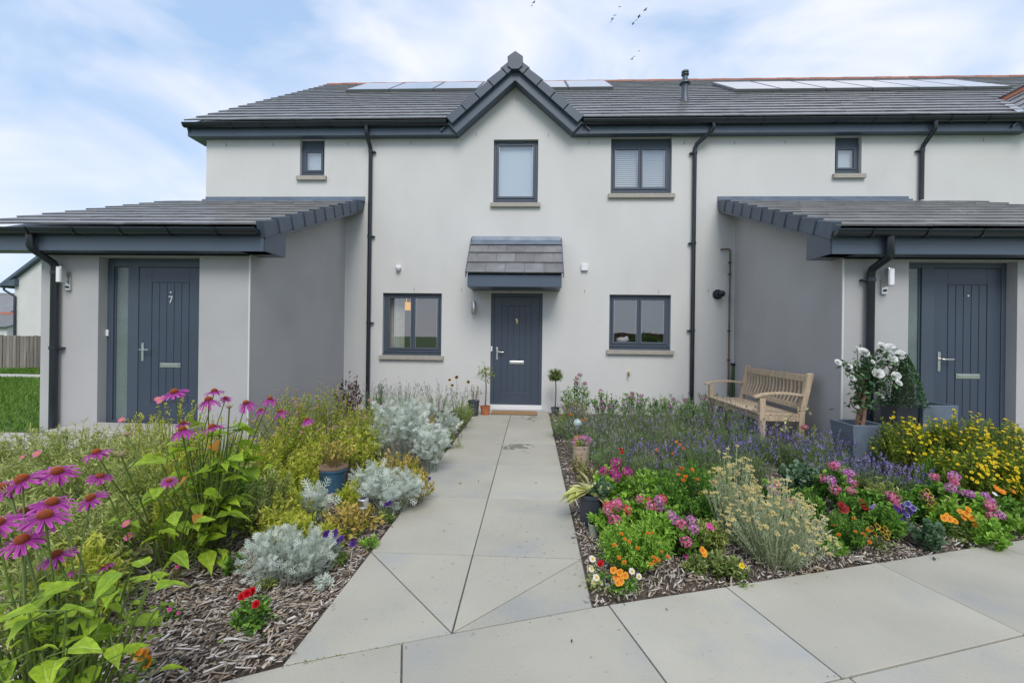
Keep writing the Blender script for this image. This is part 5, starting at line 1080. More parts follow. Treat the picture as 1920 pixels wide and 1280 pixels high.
def stalk_flowers(lb, pts, mesh, leafm='sage', name='flower_plant', s=1.0, base=None, cat='flower', group=None, nleaf=26, L_=.04, R=.08):
    b = base or Vector((sum(p.x for p in pts)/len(pts), sum(p.y for p in pts)/len(pts)+.02, 0)); b = Vector((b[0], b[1], bedz(b[0], b[1])))
    t = thing(name, lb, cat, b, group); SEED[0] += 1; r = np.random.default_rng(SEED[0]); rr = random.Random(SEED[0]); st = MB()
    Pl = []; Dl = []
    for p in pts:
        q = b+Vector((rr.uniform(-.02, .02), rr.uniform(-.02, .02), 0)); mid = q.lerp(p, .55)+Vector((rr.uniform(-.01, .01), 0, .012)); st.tube([q, mid, p], [.0022, .0017, .0013], 5, cap=False)
        d = Vector((rr.uniform(-.3, .3), -.75+rr.uniform(-.25, .25), .65)); link('flower', mesh if not isinstance(mesh, list) else rr.choice(mesh), t, upM(p, d, s*rr.uniform(.85, 1.15), rr.uniform(-.3, .3)))
        for k in range(max(4, nleaf//len(pts))): a = rr.uniform(.05, .8); Pl.append(q.lerp(p, a)); w = rr.uniform(0, 6.3); Dl.append((math.cos(w), math.sin(w), .5))
    n = len(Pl); ex = int(nleaf*1.5); Pl += [b+Vector((rr.gauss(0, R*.4), rr.gauss(0, R*.4), rr.uniform(.005, .05))) for _ in range(ex)]; Dl += [(rr.gauss(0, 1), rr.gauss(0, 1), .6) for _ in range(ex)]
    Pn = np.array([tuple(q) for q in Pl]); V, Fq, k = scatter('leaf', Pn, np.array(Dl), L_*r.uniform(.6, 1.2, len(Pl)), L_*.45*r.uniform(.6, 1.2, len(Pl)), r)
    link('foliage', arrmesh('foliage', V, Fq, LM[leafm], tint=np.repeat(r.uniform(.1, 1, len(Pl)), k)), t)['kind'] = 'stuff'
    me = st.mesh('stems', stemg_m, True); a = me.attributes.new('tint', 'FLOAT', 'POINT'); a.data.foreach_set('value', np.full(len(me.vertices), .5, np.float32)); link('stems', me, t); return t
def pts(D, *uv): return [at(u, v, D+random.uniform(-.03, .03)) for u, v in uv]
stalk_flowers('pale pink cosmos pair above the bark chips left of the middle coneflowers', pts(2.25, (237, 981), (241, 1005)), FLW['cosmos'], s=.75, nleaf=14)
stalk_flowers('pink cosmos half hidden in the grey green foliage at the far left', pts(2.9, (70, 850), (43, 857), (228, 787)), FLW['cosmos'], s=.7, nleaf=10)
stalk_flowers('pale pink cosmos beside the left porch door at the top of the yellow green bush', pts(3.7, (296, 748), (305, 745), (300, 752)), FLW['cosmos'], s=.8, nleaf=10, leafm='golden')
stalk_flowers('miniature red rose bush on the bark chips near the path corner', pts(1.98, (463, 1112), (454, 1117), (473, 1108), (492, 1177), (480, 1132)), FLW['rose_red'], leafm='green', name='rose_bush', cat='rose', s=.72, base=(at(480, 1225, 1.98).x, 1.93), nleaf=60, L_=.03, R=.09)
bush('rose_foliage', 'leafy lower part of the miniature red rose', 'plant', Gz(480, 1.98), .085, .12, K_=30, nl=14, L_=.026, Wr=.55, lm=LM['green'])
stalk_flowers('orange yellow pansies lowest at the front of the left bed', pts(1.74, (256, 1222), (275, 1240), (268, 1226)), FLW['pansy_orange'], leafm='bright', name='pansy', cat='pansy', s=.85, nleaf=24, L_=.022, R=.05)
stalk_flowers('small pink flowered rosette on the chips below the single coneflower', pts(2.05, (335, 1148), (300, 1178), (318, 1142)), FLW['seedpink'], leafm='green', name='rosette_plant', s=.5, base=(at(308, 1165, 2.05).x, 2.02), nleaf=50, L_=.022, R=.07)
stalk_flowers('reddish rosette plant with tiny dark pink flowers left of the silver plant', pts(2.35, (302, 1080), (332, 1062), (306, 1075)), FLW['seedpink'], leafm='brown', name='rosette_plant', s=.5, base=(at(315, 1105, 2.35).x, 2.3), nleaf=50, L_=.022, R=.07)
stalk_flowers('dark purple pansies beside the foot of the solar light', pts(2.62, (612, 1000), (620, 1006), (628, 998), (617, 1010), (640, 1008), (662, 1018), (632, 1012)), FLW['pansy_purple'], leafm='bright', name='pansy', cat='pansy', s=.8, nleaf=30, L_=.025)
stalk_flowers('single purple pansy in front of the silver mound by the path', pts(3.2, (730, 941), (726, 944)), FLW['pansy_purple'], leafm='bright', name='pansy', cat='pansy', s=.8, nleaf=12, L_=.025)
stalk_flowers('dark purple pansies at the path edge right of the silver mound', pts(3.75, (785, 905), (793, 912), (805, 897), (790, 915)), FLW['pansy_purple'], leafm='bright', name='pansy', cat='pansy', s=.7, nleaf=14, L_=.025)
stalk_flowers('yellow pansies at the left path edge', pts(3.8, (797, 888), (790, 890)), FLW['pansy_yellow'], leafm='bright', name='pansy', cat='pansy', s=.7, nleaf=10, L_=.025)
stalk_flowers('white alpine flowers on the path edge by the far silver plant', pts(5.3, (860, 795), (857, 800), (866, 792)), FLW['daisy'], leafm='sage', name='alpine_plant', s=.8, nleaf=20, L_=.03)
stalk_flowers('tall yellow achillea heads below the left window near the door', pts(6.9, (843, 712), (856, 707), (848, 722), (878, 716)), FLW['pansy_yellow'], leafm='sage', name='achillea', s=1.1, nleaf=40, L_=.05, R=.15)
for u, Y, v, hw, c, lb in [(690, 2.75, 1005, 20, 'bright', 'small bright green plant at the path corner'), (655, 2.9, 1000, 22, 'olive', 'low olive plant right of the solar light'), (720, 3.15, 955, 22, 'olive', 'low plant spilling towards the path below the silver mound'), (640, 2.6, 1040, 18, 'olive', 'tiny olive plant by the path edge near the triangular slab'), (600, 2.35, 1085, 22, 'silver', 'dead looking grey seedling in front of the silver plant'), (440, 2.45, 1040, 28, 'green', 'green seedling between the coneflower and the front silver plant'), (495, 2.28, 1090, 22, 'sage', 'low sage green seedling in front of the front silver plant')]:
    mound(lb, u, Y, v, hw, c, K_=16, nl=12, L_=.026, Wr=.4)

# ================================================================== PLANTS, RIGHT BED
LG = 'lavender bushes in the right bed'
lav = [(1068, 5.9, 770, 38, 'lavgrey', 'lavender spilling over the right path edge behind the glass ball'), (1130, 6.0, 756, 55, 'lavgrey', 'faded lavender behind the glass ball stake'), (1210, 6.0, 750, 60, 'lavgrey', 'faded lavender below the right window'), (1295, 6.0, 748, 60, 'lavgrey', 'faded lavender by the right downpipe'), (1370, 5.9, 757, 50, 'lavgrey', 'faded lavender before the bench arm'),
  (1105, 5.1, 795, 45, 'lavgrey', 'green lavender beside the beige pot'), (1180, 5.1, 785, 60, 'lavgrey', 'wide lavender in the middle of the bed, left part'), (1275, 5.0, 782, 60, 'lavgrey', 'wide lavender in the middle of the bed, right part'), (1370, 5.1, 785, 55, 'lavflower', 'purple lavender in front of the bench seat'), (1430, 5.0, 800, 45, 'lavflower', 'purple lavender below the bench legs'),
  (1150, 4.4, 825, 50, 'lavgrey', 'green lavender behind the magenta geranium'), (1225, 4.25, 838, 48, 'lavflower', 'bright purple lavender behind the pink geraniums'), (1320, 4.35, 822, 50, 'lavflower', 'purple lavender behind the curry plant'), (1400, 4.2, 830, 48, 'lavflower', 'purple lavender right of the curry plant tips'),
  (1480, 4.7, 818, 48, 'lavflower', 'purple lavender right of the bench leg'), (1545, 4.6, 815, 45, 'lavflower', 'purple lavender left of the square slate planter'), (1560, 4.1, 850, 50, 'lavflower', 'leaning lavender in front of the slate planter'), (1640, 3.9, 868, 45, 'lavflower', 'lavender in front of the yellow potentilla, left'), (1690, 3.75, 880, 38, 'lavflower', 'lavender in front of the yellow potentilla, right')]
for u, Y, v, hw, c, lb in lav:
    lavender(lb, u, Y, v, hw, c, K_=150, nl=17, den=.62 if c == 'lavgrey' else .72, ext=.16 if Y > 4.8 else .12, group=LG, w=.006)
def flowered(lb, u, Y, v, hw, leafm, mesh, n, name, cat, K_=60, nl=18, L_=.03, Wr=.45, s=(.8, 1.1), group=None, leaf='leaf', up=.6, **k):
    t, loc, tips, dirs, r, C_ = mound(lb, u, Y, v, hw, leafm, name=name, cat=cat, K_=K_, nl=nl, L_=L_, Wr=Wr, group=group, leaf=leaf, **k)
    if isinstance(mesh, list):
        for i, m_ in enumerate(mesh): deco(t, loc, tips[i::len(mesh)], dirs[i::len(mesh)], r, m_, n//len(mesh), s, up=up)
    else: deco(t, loc, tips, dirs, r, mesh, n, s, up=up)
    return t, loc, tips, dirs, r
for u, Y, v, hw, n, lb in [(1082, 7.3, 705, 28, 4, 'tall phlox with mauve flowers right of the ball topiary'), (1135, 7.3, 732, 30, 4, 'phlox with mauve flowers against the wall, second from the door'), (1190, 7.3, 733, 32, 5, 'phlox with mauve flowers below the garden tap'), (1245, 7.3, 738, 30, 2, 'leafy phlox below the right end of the window'), (1330, 7.0, 733, 38, 3, 'leafy phlox beside the left arm of the bench'), (1290, 7.2, 745, 30, 1, 'leafy phlox beside the right downpipe')]:
    flowered(lb, u, Y, v, hw, 'green', FLW['phlox_mauve'], n, 'phlox', 'phlox', K_=34, nl=20, L_=.055, Wr=.3, s=(.9, 1.3), group='phlox along the white wall')
mound('brown and green seed covered bush right of the door', 1075, 6.8, 745, 32, 'brown', K_=60, nl=18, L_=.035, Wr=.3)
mound('small yellow green plant beside the door step, right side', 1048, 6.9, 765, 16, 'golden', K_=20, nl=12, L_=.03)
flowered('feathery green bush dotted with orange flowers behind the curry plant', 1290, 3.5, 862, 62, 'green', FLW['marigold'], 9, 'feathery_bush', 'plant', K_=120, nl=26, L_=.032, Wr=.2)
mound('feathery green foliage between lavender and the pink geraniums', 1340, 3.7, 868, 40, 'green', K_=70, nl=22, L_=.032, Wr=.2)
gk = dict(leaf='round', L_=.034, Wr=1.1, spread=1.0)
for u, Y, v, hw, lm_, m_, n, lb in [(1150, 3.55, 868, 42, 'bright', 'geranium_magenta', 5, 'magenta geranium growing out of the dark pot by the path'), (1165, 3.15, 930, 40, 'bright', ['geranium_pink', 'geranium_coral'], 8, 'pink geranium right of the dark pot'), (1225, 3.15, 925, 48, 'bright', ['geranium_pink', 'geranium_coral', 'geranium_lilac'], 8, 'pink and coral geranium behind the marigold bush'),
        (1275, 2.85, 965, 38, 'green', ['geranium_lilac', 'geranium_lilac', 'geranium_pink'], 7, 'lilac pink geranium left of the curry plant'), (1150, 3.0, 945, 32, 'bright', ['geranium_pink'], 3, 'pink geranium in front of the dark pot'), (1570, 3.65, 872, 42, 'green', ['geranium_pink', 'geranium_lilac'], 10, 'tall pink geranium behind the red pansies'),
        (1645, 3.5, 920, 32, 'green', ['geranium_pink'], 4, 'small pink geranium behind the blue pansies'), (1775, 3.5, 888, 38, 'green', ['geranium_lilac', 'geranium_pink'], 9, 'bright pink geranium behind the yellow pansies'), (1835, 3.35, 930, 34, 'bright', ['geranium_pink', 'geranium_lilac'], 6, 'pink geranium nearest the right edge of the picture'), (1725, 3.5, 912, 28, 'green', ['geranium_pink', 'geranium_lilac'], 3, 'pink geranium just left of the yellow and black pansies'), (1440, 3.3, 900, 40, 'green', ['geranium_lilac', 'geranium_pink'], 5, 'lilac pink geranium showing behind the curry plant')]:
    ms = [FLW[q] for q in m_] if isinstance(m_, list) else FLW[m_]
    flowered(lb, u, Y, v, hw, lm_, ms, n, 'geranium', 'geranium', K_=44, nl=14, s=(.9, 1.4), group='geraniums', up=.8, **gk)
flowered('marigold bush with small orange flowers at the corner of path and pavement', 1190, 2.62, 985, 72, 'bright', FLW['marigold'], 16, 'marigold_bush', 'marigold', K_=170, nl=28, L_=.026, Wr=.26, s=(.5, .75))
flowered('marigold bush right of the curry plant', 1590, 3.0, 965, 45, 'green', FLW['marigold'], 10, 'marigold_bush', 'marigold', K_=100, nl=24, L_=.026, Wr=.24, s=(.6, .9))
mound('pale green low leaves in front of the right marigold bush', 1560, 2.85, 1010, 26, 'bright', K_=30, nl=16, L_=.026, Wr=.25)
# curry plants: long pale shoots with clusters of button heads
for u, Y, v, hw, K_, lb in [(1375, 3.0, 838, 50, 95, 'tall narrow part of the silvery curry plant with yellow button heads'), (1452, 2.78, 900, 100, 240, 'wide silvery curry plant with yellow button heads at the pavement edge')]:
    loc, R, H = spot(u, Y, v, hw); loc = (loc[0], loc[1], loc[2])
    t, loc, tips, dirs, r, C_ = bush('curry_plant', lb, 'curry plant', loc, R, H, K_=K_, nl=46, leaf='needle', L_=.026, Wr=.14, lm=LM['silver2'], sm=LM['silver2'], base=.3, t0=.04, spread=.5, sw=.0024, flat=.80, upright=.58, group='curry plants', shade=.3)
    for i in range(len(tips)):
        for k in range(2 if i % 3 else 1) if i < 190 else ():
            q = Vector(tips[i])+Vector((r.normal(0, .010), r.normal(0, .010), r.normal(0, .008))) if k else Vector(tips[i]); link('flower_head', FLW['button'], t, upM(loc+q, Vector(dirs[i])*.4+Vector((0, -.15, .8)), r.uniform(.7, 1.1), r.uniform(0, 6)))
# yellow potentilla
for u, Y, v, hw, n, lb in [(1690, 4.45, 778, 52, 42, 'potentilla with yellow flowers between the slate planter and the door'), (1755, 4.45, 780, 50, 34, 'potentilla with yellow flowers below the right door handle'), (1805, 4.3, 768, 48, 55, 'tallest potentilla in front of the right door'), (1880, 4.25, 785, 55, 60, 'potentilla at the right edge in front of the porch wall'), (1840, 3.75, 835, 62, 75, 'frontmost wide potentilla full of yellow flowers'), (1915, 3.6, 850, 40, 40, 'potentilla cut by the right edge of the picture'), (1765, 3.95, 845, 32, 16, 'low potentilla beside the leaning lavender')]:
    t, loc, tips, dirs, r = flowered(lb, u, Y, v, hw, 'potleaf', FLW['potentilla'], n//2, 'potentilla_shrub', 'shrub', K_=170, nl=34, L_=.026, Wr=.42, s=(.65, 1.0), group='yellow flowered potentilla shrubs', sm=woody)[:5]
    R = hw*Y/F_PX
    for k in range(n//2+n//3):
        a = r.uniform(0, 2*PI); q = math.sqrt(r.uniform(.05, 1)); h = tips[:, 2].max()*math.sqrt(max(1-q*q*.8, .04))*r.uniform(.75, 1.0)
        if math.sin(a) > .5: a = -a
        p_ = Vector((R*q*math.cos(a), R*q*math.sin(a), h)); link('flower', FLW['potentilla'], t, upM(loc+p_, p_*.5+Vector((r.normal(0, .3), -.55+r.normal(0, .25), .3)), r.uniform(.65, 1.0), r.uniform(0, 6)))
mound('feathery dark green plant between the lavender and the potentilla', 1745, 3.9, 858, 30, 'green', K_=60, nl=22, L_=.035, Wr=.12, leaf='needle')
mound('blue green aquilegia foliage behind the curry plant', 1500, 3.9, 868, 48, 'bluegreen', name='aquilegia', K_=44, nl=14, leaf='round', L_=.04, Wr=1.0)
mound('green foliage at the foot of the tall pink geranium', 1600, 3.3, 925, 40, 'green', K_=40, nl=18, L_=.035, Wr=.4)
mound('green foliage behind the yellow pansies', 1700, 3.45, 915, 45, 'green', K_=40, nl=18, L_=.035, Wr=.4)
mound('pale green leaves filling the back right of the bed', 1660, 3.6, 895, 35, 'sage', K_=40, nl=18, L_=.035, Wr=.3)
mound('grey green tall foliage left of the slate planter', 1520, 5.0, 800, 40, 'sage', K_=50, nl=20, L_=.04, Wr=.2)
mound('green foliage below the bench between its legs', 1400, 5.9, 775, 26, 'green', K_=30, nl=16, L_=.04, Wr=.3)
# pansies and other single flowers along the pavement
PG = 'pansies along the pavement edge'
def pan(lb, D, uv, col, s=.85, leafm='green', n=30, L_=.03, R=.07, name='pansy', cat='pansy', group=PG, base=None):
    return stalk_flowers(lb, pts(D, *uv), FLW[col] if isinstance(col, str) else [FLW[c] for c in col], leafm=leafm, name=name, cat=cat, s=s, nleaf=n, L_=L_, R=R, group=group, base=base)
pan('dark red pansy, left one of the two', 3.15, [(1578, 948), (1583, 954)], 'pansy_red', 1.15)
pan('bright red pansy, right one of the two', 3.15, [(1621, 950), (1617, 945)], 'pansy_red', 1.25)
pan('small lilac pansy touching the bright red one', 3.18, [(1634, 952), (1640, 948)], 'pansy_lilac', .75)
pan('blue and white pansies in the middle of the right bed', 3.1, [(1692, 948), (1702, 944), (1685, 956), (1712, 952), (1695, 960), (1706, 958), (1700, 965), (1688, 970), (1680, 952)], ['pansy_blue', 'pansy_blue', 'pansy_purple'], .85, leafm='bluegreen', n=70, L_=.04, R=.13)
pan('yellow pansies with black faces', 3.2, [(1728, 924), (1738, 920), (1745, 928), (1735, 933), (1750, 940), (1742, 948), (1756, 948), (1748, 953)], 'pansy_yellow', .75, n=50)
pan('orange pansies near the right pavement edge', 2.98, [(1770, 970), (1780, 972), (1776, 966), (1800, 958), (1812, 962), (1806, 970), (1820, 970), (1832, 975), (1828, 984), (1832, 998), (1790, 976), (1815, 954)], 'pansy_orange', .8, leafm='olive', n=90, L_=.03, R=.15)
pan('yellow pansies at the pavement edge', 2.85, [(1633, 990), (1645, 986), (1652, 992), (1660, 990), (1666, 998), (1655, 1000), (1640, 1000), (1662, 1006), (1628, 1004)], 'pansy_yellow', .62, leafm='olive', n=60, L_=.026, R=.09)
pan('single orange pansy left of the curry plant', 2.5, [(1317, 1031), (1320, 1036)], 'pansy_orange', .8, leafm='olive', n=24)
pan('single tiny yellow flower at the foot of the curry plant', 2.42, [(1391, 1060)], 'potentilla', .9, leafm='olive', n=14, name='flower_plant', cat='flower')
pan('golden pansies on the corner of path and pavement', 2.32, [(1150, 1068), (1162, 1072), (1155, 1080), (1163, 1088), (1172, 1078), (1158, 1092)], 'pansy_orange', .72, leafm='green', n=60, L_=.026, R=.08)
pan('single red flower beside the path near the corner', 2.45, [(1127, 1054), (1125, 1057)], 'rose_red', .55, leafm='green', n=16, name='flower_plant', cat='flower')
pan('white daisies between the path edge and the golden pansies', 2.38, [(1109, 1066), (1118, 1082), (1114, 1090), (1111, 1047)], 'daisy', .9, leafm='sage', n=30, name='daisy', cat='daisy', group='white daisies')
pan('white daisies right of the golden pansies', 2.36, [(1185, 1070), (1198, 1080), (1173, 1116), (1181, 1112), (1193, 1110)], 'daisy', .8, leafm='green', n=30, name='daisy', cat='daisy', group='white daisies')
pan('small carnation pink flowers at the edge of the geraniums', 2.7, [(1285, 1040), (1290, 1046), (1330, 985), (1335, 990)], 'seedpink', .8, n=20, name='flower_plant', cat='flower')
pan('orange poppies with a white bloom near the right edge', 3.35, [(1870, 918), (1878, 922), (1897, 921), (1866, 914)], 'poppy', .85, leafm='sage', n=20, name='poppy', cat='poppy')
pan('white flowers beside the orange poppies', 3.3, [(1864, 926), (1852, 942), (1892, 945), (1900, 950), (1875, 950)], 'white_petal', .7, leafm='bright', n=24, name='flower_plant', cat='flower')
pan('orange flowers among the lavender behind the curry plant', 4.2, [(1268, 828), (1275, 833), (1262, 850), (1232, 843), (1224, 852), (1281, 840)], 'marigold', .8, leafm='green', n=20, name='flower_plant', cat='flower')
pan('red seed heads behind the magenta geranium', 3.9, [(1164, 842), (1166, 848)], 'rose_red', .6, leafm='green', n=10, name='flower_plant', cat='flower')
pan('orange flower behind the glass ball', 5.9, [(1093, 787), (1098, 785), (1070, 776)], 'marigold', 1.0, leafm='green', n=10, name='flower_plant', cat='flower')
pan('white alpine flowers on the right edge of the path near the door', 6.0, [(1040, 788), (1044, 795), (1041, 802)], 'daisy', .9, leafm='olive', n=16, name='alpine_plant', cat='flower', group=None)
pan('pink flower in front of the right bench leg', 5.3, [(1505, 802), (1510, 800)], 'cosmos', 1.0, leafm='brown', n=30, name='flower_plant', cat='flower')
for u, Y, v, hw, c, k, lb in [(1895, 3.25, 965, 45, 'bright', 'round', 'light green strawberry like leaves at the right edge'), (1850, 3.05, 975, 34, 'bright', 'round', 'light green leaves right of the orange pansies'), (1740, 3.0, 975, 30, 'bluegreen', 'round', 'blue green leaves below the blue pansies'), (1340, 2.62, 1035, 24, 'olive', 'leaf', 'yellowing seedling at the left foot of the curry plant'), (1380, 2.6, 1050, 26, 'olive', 'leaf', 'green seedling in front of the curry plant'), (1300, 2.6, 1045, 22, 'olive', 'leaf', 'green seedling under the single orange pansy'), (1105, 3.9, 870, 22, 'brown', 'needle', 'dry grassy tuft behind the hosta'), (1085, 4.3, 850, 18, 'brown', 'needle', 'dry brown tuft at the path edge by the beige pot')]:
    mound(lb, u, Y, v, hw, c, K_=26, nl=12, L_=.034, Wr=1.0 if k == 'round' else .35, leaf=k)
for u, Y, v, hw, c, lb in [(1260, 3.3, 905, 40, 'green', 'leafy green filler between the feathery bush and the geraniums'), (1330, 3.15, 925, 36, 'green', 'leafy green filler left of the tall curry shoots'), (1215, 3.6, 880, 42, 'bright', 'bright green filler behind the pink and coral geranium'), (1330, 2.85, 975, 30, 'sage', 'sage green filler at the left side of the curry plant'), (1510, 3.35, 915, 36, 'green', 'leafy green filler right behind the wide curry plant'), (1660, 3.15, 950, 30, 'green', 'green filler between red and blue pansies'), (1790, 3.25, 930, 40, 'bright', 'bright green filler behind the orange pansies'), (1870, 3.5, 930, 40, 'green', 'green filler under the poppies'), (1620, 3.9, 890, 36, 'sage', 'sage green filler under the leaning lavender'), (1230, 2.85, 960, 40, 'bright', 'bright green filler behind the marigold bush')]:
    mound(lb, u, Y, v, hw, c, K_=60, nl=22, L_=.036, Wr=.36)
for u, Y, v, hw, c, lb in [(150, 1.9, 1000, 75, 'golden', 'fresh green grassy foliage right of the nearest coneflowers'), (60, 1.75, 1010, 80, 'sage', 'grey green foliage beneath the nearest coneflower heads'), (560, 3.6, 850, 45, 'golden', 'yellow green low plant left of the blue pot'), (510, 4.0, 812, 50, 'golden', 'yellow green bush below the spirea flowers'), (450, 3.2, 845, 45, 'sage', 'sage green foliage between coneflowers and amber shrubs'), (610, 2.75, 985, 34, 'golden', 'yellow green leaves behind the purple pansies'), (300, 2.95, 838, 60, 'golden', 'yellow green grassy mound in the middle of the left bed'), (690, 4.5, 790, 40, 'spirea', 'olive gold bush tucked beside the large silver plant')]:
    mound(lb, u, Y, v, hw, c, K_=64, nl=22, L_=.040, Wr=.24, spread=.9)
for u, Y, v, hw, c, lb in [(330, 2.55, 905, 55, 'golden', 'yellow green foliage right behind the small pink cosmos'), (480, 2.85, 905, 45, 'sage', 'sage foliage between the middle coneflowers and the front silver plant'), (660, 3.3, 905, 32, 'golden', 'yellow green tuft right of the blue pot'), (555, 2.65, 960, 34, 'golden', 'yellow green tuft behind the front silver plant'), (765, 4.0, 870, 30, 'spirea', 'olive gold tuft between the two largest silver plants')]:
    mound(lb, u, Y, v, hw, c, K_=50, nl=20, L_=.036, Wr=.28, spread=.9)
# --- hosta pot
potdark = mat('dark_grey_plastic_pot', (.035, .04, .052), .45, var=.1, vscale=5); potblue = mat('blue_glazed_pot', (.045, .115, .19), .18, coat=.6, var=.25, vscale=12); potrim = mat('unglazed_pot_rim', (.20, .13, .09), .7, var=.2)
slate = mat('slate_grey_planter', (.115, .145, .185), .42, var=.18, vscale=6); terrap = mat('terracotta_pot', (.42, .14, .06), .8, var=.25, vscale=14); beige = mat('beige_pot', (.42, .32, .24), .8, var=.1, vscale=10); potgreen = mat('pale_green_pot', (.30, .34, .27), .6)
def pot(lb, name, c, r0, r1, h, m, rim=None, n=22, cat='plant pot', soil=True, sq=False):
    t = thing(name, lb, cat, c)
    if sq:
        b = MB(); V = []
        for (r_, z) in [(r0, 0), (r1, h), (r1*.86, h), (r1*.84, h-.04)]: V += [(c[0]+s*r_, c[1]+q*r_, c[2]+z) for s, q in ((-1, -1), (1, -1), (1, 1), (-1, 1))]
        b.add(V, [[i*4+k, i*4+(k+1) % 4, i*4+4+(k+1) % 4, i*4+4+k] for i in range(3) for k in range(4)]+[[0, 3, 2, 1]]); b.build('body', m, t, bevel=.006); MB().box(c[0]-r1*.83, c[0]+r1*.83, c[1]-r1*.83, c[1]+r1*.83, c[2]+h-.08, c[2]+h-.045).build('compost', soil_m, t); return t
    MB().lathe([(r0, 0), (r1*.97, h*.9), (r1*.97, h*.9)], c, n).lathe([(r1*.97, h*.86), (r1*1.04, h*.88), (r1*1.04, h), (r1*.92, h), (r1*.88, h*.9)], c, n).build('body', m, t, smooth=True)
    if rim: MB().lathe([(r1*1.05, h*.97), (r1*1.06, h*1.01), (r1*.93, h*1.015)], c, n).build('rim', rim, t, smooth=True)
    if soil: MB().lathe([(r1*.90, h*.88), (r1*.86, h*.90)], c, n).build('compost', soil_m, t)
    return t
hp = Gz(1112, 3.25); pot('round dark grey plastic pot holding the hosta by the right path edge', 'plant_pot', hp, .072, .088, .225, potdark)
ht = thing('hosta', 'hosta with long cream edged leaves arching out of the dark pot', 'hosta', (hp[0], hp[1], hp[2]+.21)); hm = []
for k in range(3):
    r = np.random.default_rng(60+k); V = T_.copy(); V[:, 0] *= .62; V[:, 2] -= V[:, 1]**2*(.25+.2*k); ti = np.clip(.15+np.abs(V[:, 0])*2.6+r.normal(0, .06, len(V)), 0, 1); hm.append(arrmesh('leaf', V, F_, LM['cream'], tint=ti, smooth=True))
for i in range(24):
    a = random.uniform(0, 2*PI) if i % 3 else random.uniform(2.4, 4.2); q = Vector((hp[0]+random.uniform(-.02, .02)-.02, hp[1], hp[2]+.22)); d = Vector((math.cos(a), math.sin(a)*.8-.1, random.uniform(.1, .9))); l = random.uniform(.10, .155)
    link('leaf', random.choice(hm), ht, dirM(q+d*.03, d, l, random.uniform(-.3, .3)))
link('leaf', hm[0], ht, dirM(Vector((hp[0]-.02, hp[1], hp[2]+.27)), (-.1, 0, 1), .12))
bush('heuchera', 'dark green and silver mottled leaves spilling from the right of the hosta pot', 'plant', (hp[0]+.07, hp[1], hp[2]+.18), .075, .13, K_=26, nl=10, leaf='round', L_=.036, Wr=1.0, lm=LM['bluegreen'])
gp2 = Gz(1118, 3.05); pot('small pale green pot standing in front of the dark hosta pot', 'plant_pot', gp2, .03, .038, .085, potgreen, n=14)
bush('seedling', 'small leafy plant in the pale green pot', 'plant', (gp2[0], gp2[1], gp2[2]+.075), .05, .06, K_=12, nl=8, L_=.03, Wr=.6, lm=LM['bright'])
# --- beige pot with pink flowers and glass ball light
bp_ = Gz(1092, 4.75); pot('tall beige pot with pink flowers half hidden in the lavender', 'plant_pot', bp_, .085, .085, .215, beige)
t, loc, tips, dirs, r, C_ = bush('pot_flowers', 'pale pink and coral flowers in the tall beige pot', 'flowers', (bp_[0], bp_[1], bp_[2]+.19), .10, .12, K_=22, nl=9, L_=.03, Wr=.5, lm=LM['golden']); deco(t, loc, tips, dirs, r, FLW['geranium_lilac'], 7, (.7, .95), up=.8); deco(t, loc, tips[:8], dirs[:8], r, FLW['geranium_coral'], 2, (.5, .7), up=.8)
ball_m = mat('crackle_glass_ball', (.32, .38, .38), .12, spec=.8, coat=.8, var=.35, vscale=40); bq = at(1083, 793, 5.0)
t = thing('solar_stake_light', 'crackle glass ball light on a thin stake right of the path', 'solar light', (bq.x, bq.y, 0))
MB().lathe([(.004, -.048)]+[(.048*math.sin(a), -.048*math.cos(a)) for a in np.linspace(.25, 2.9, 12)]+[(.003, .048)], bq, 20).build('glass_ball', ball_m, t, smooth=True)
MB().tube([(bq.x, bq.y, 0), (bq.x, bq.y, bq.z-.045)], .006, 8).lathe([(.018, 0), (.024, .02), (.02, .03)], (bq.x, bq.y, bq.z-.068), 14).build('stake', steel, t, smooth=True)
# --- solar path light, left bed
sp = at(680, 1000, 2.98); tp = at(680, 937, 2.98); t = thing('solar_path_light', 'small steel solar post light beside the left edge of the path', 'solar light', (sp.x, sp.y, 0))
MB().tube([(sp.x, sp.y, -.02), (sp.x, sp.y, tp.z-.05)], .0075, 10).build('post', steel, t, smooth=True)
MB().lathe([(.018, -.055), (.024, -.05), (.024, -.028)], (sp.x, sp.y, tp.z), 18).build('lens', mat('clear_lens', (.5, .52, .52), .1, spec=.8), t, smooth=True)
MB().lathe([(.034, -.028), (.036, -.022), (.036, .006), (.030, .012)], (sp.x, sp.y, tp.z), 20).build('cap', steel, t, smooth=True)
MB().box(sp.x-.017, sp.x+.017, sp.y-.017, sp.y+.017, tp.z+.0125, tp.z+.015).build('solar_cell', blackp, t)
# --- blue pot
b_ = Gz(627, 3.72); pot('blue glazed pot with brown rim in the left bed', 'plant_pot', b_, .088, .118, .21, potblue, potrim)
t, loc, tips, dirs, r, C_ = bush('pot_plant', 'withering plant with bare twigs and yellow leaves in the blue pot', 'plant', (b_[0], b_[1], b_[2]+.19), .20, .26, K_=26, nl=7, L_=.034, Wr=.45, lm=LM['amber'], sm=LM['brown'], sw=.0045, t0=.5, base=.2)
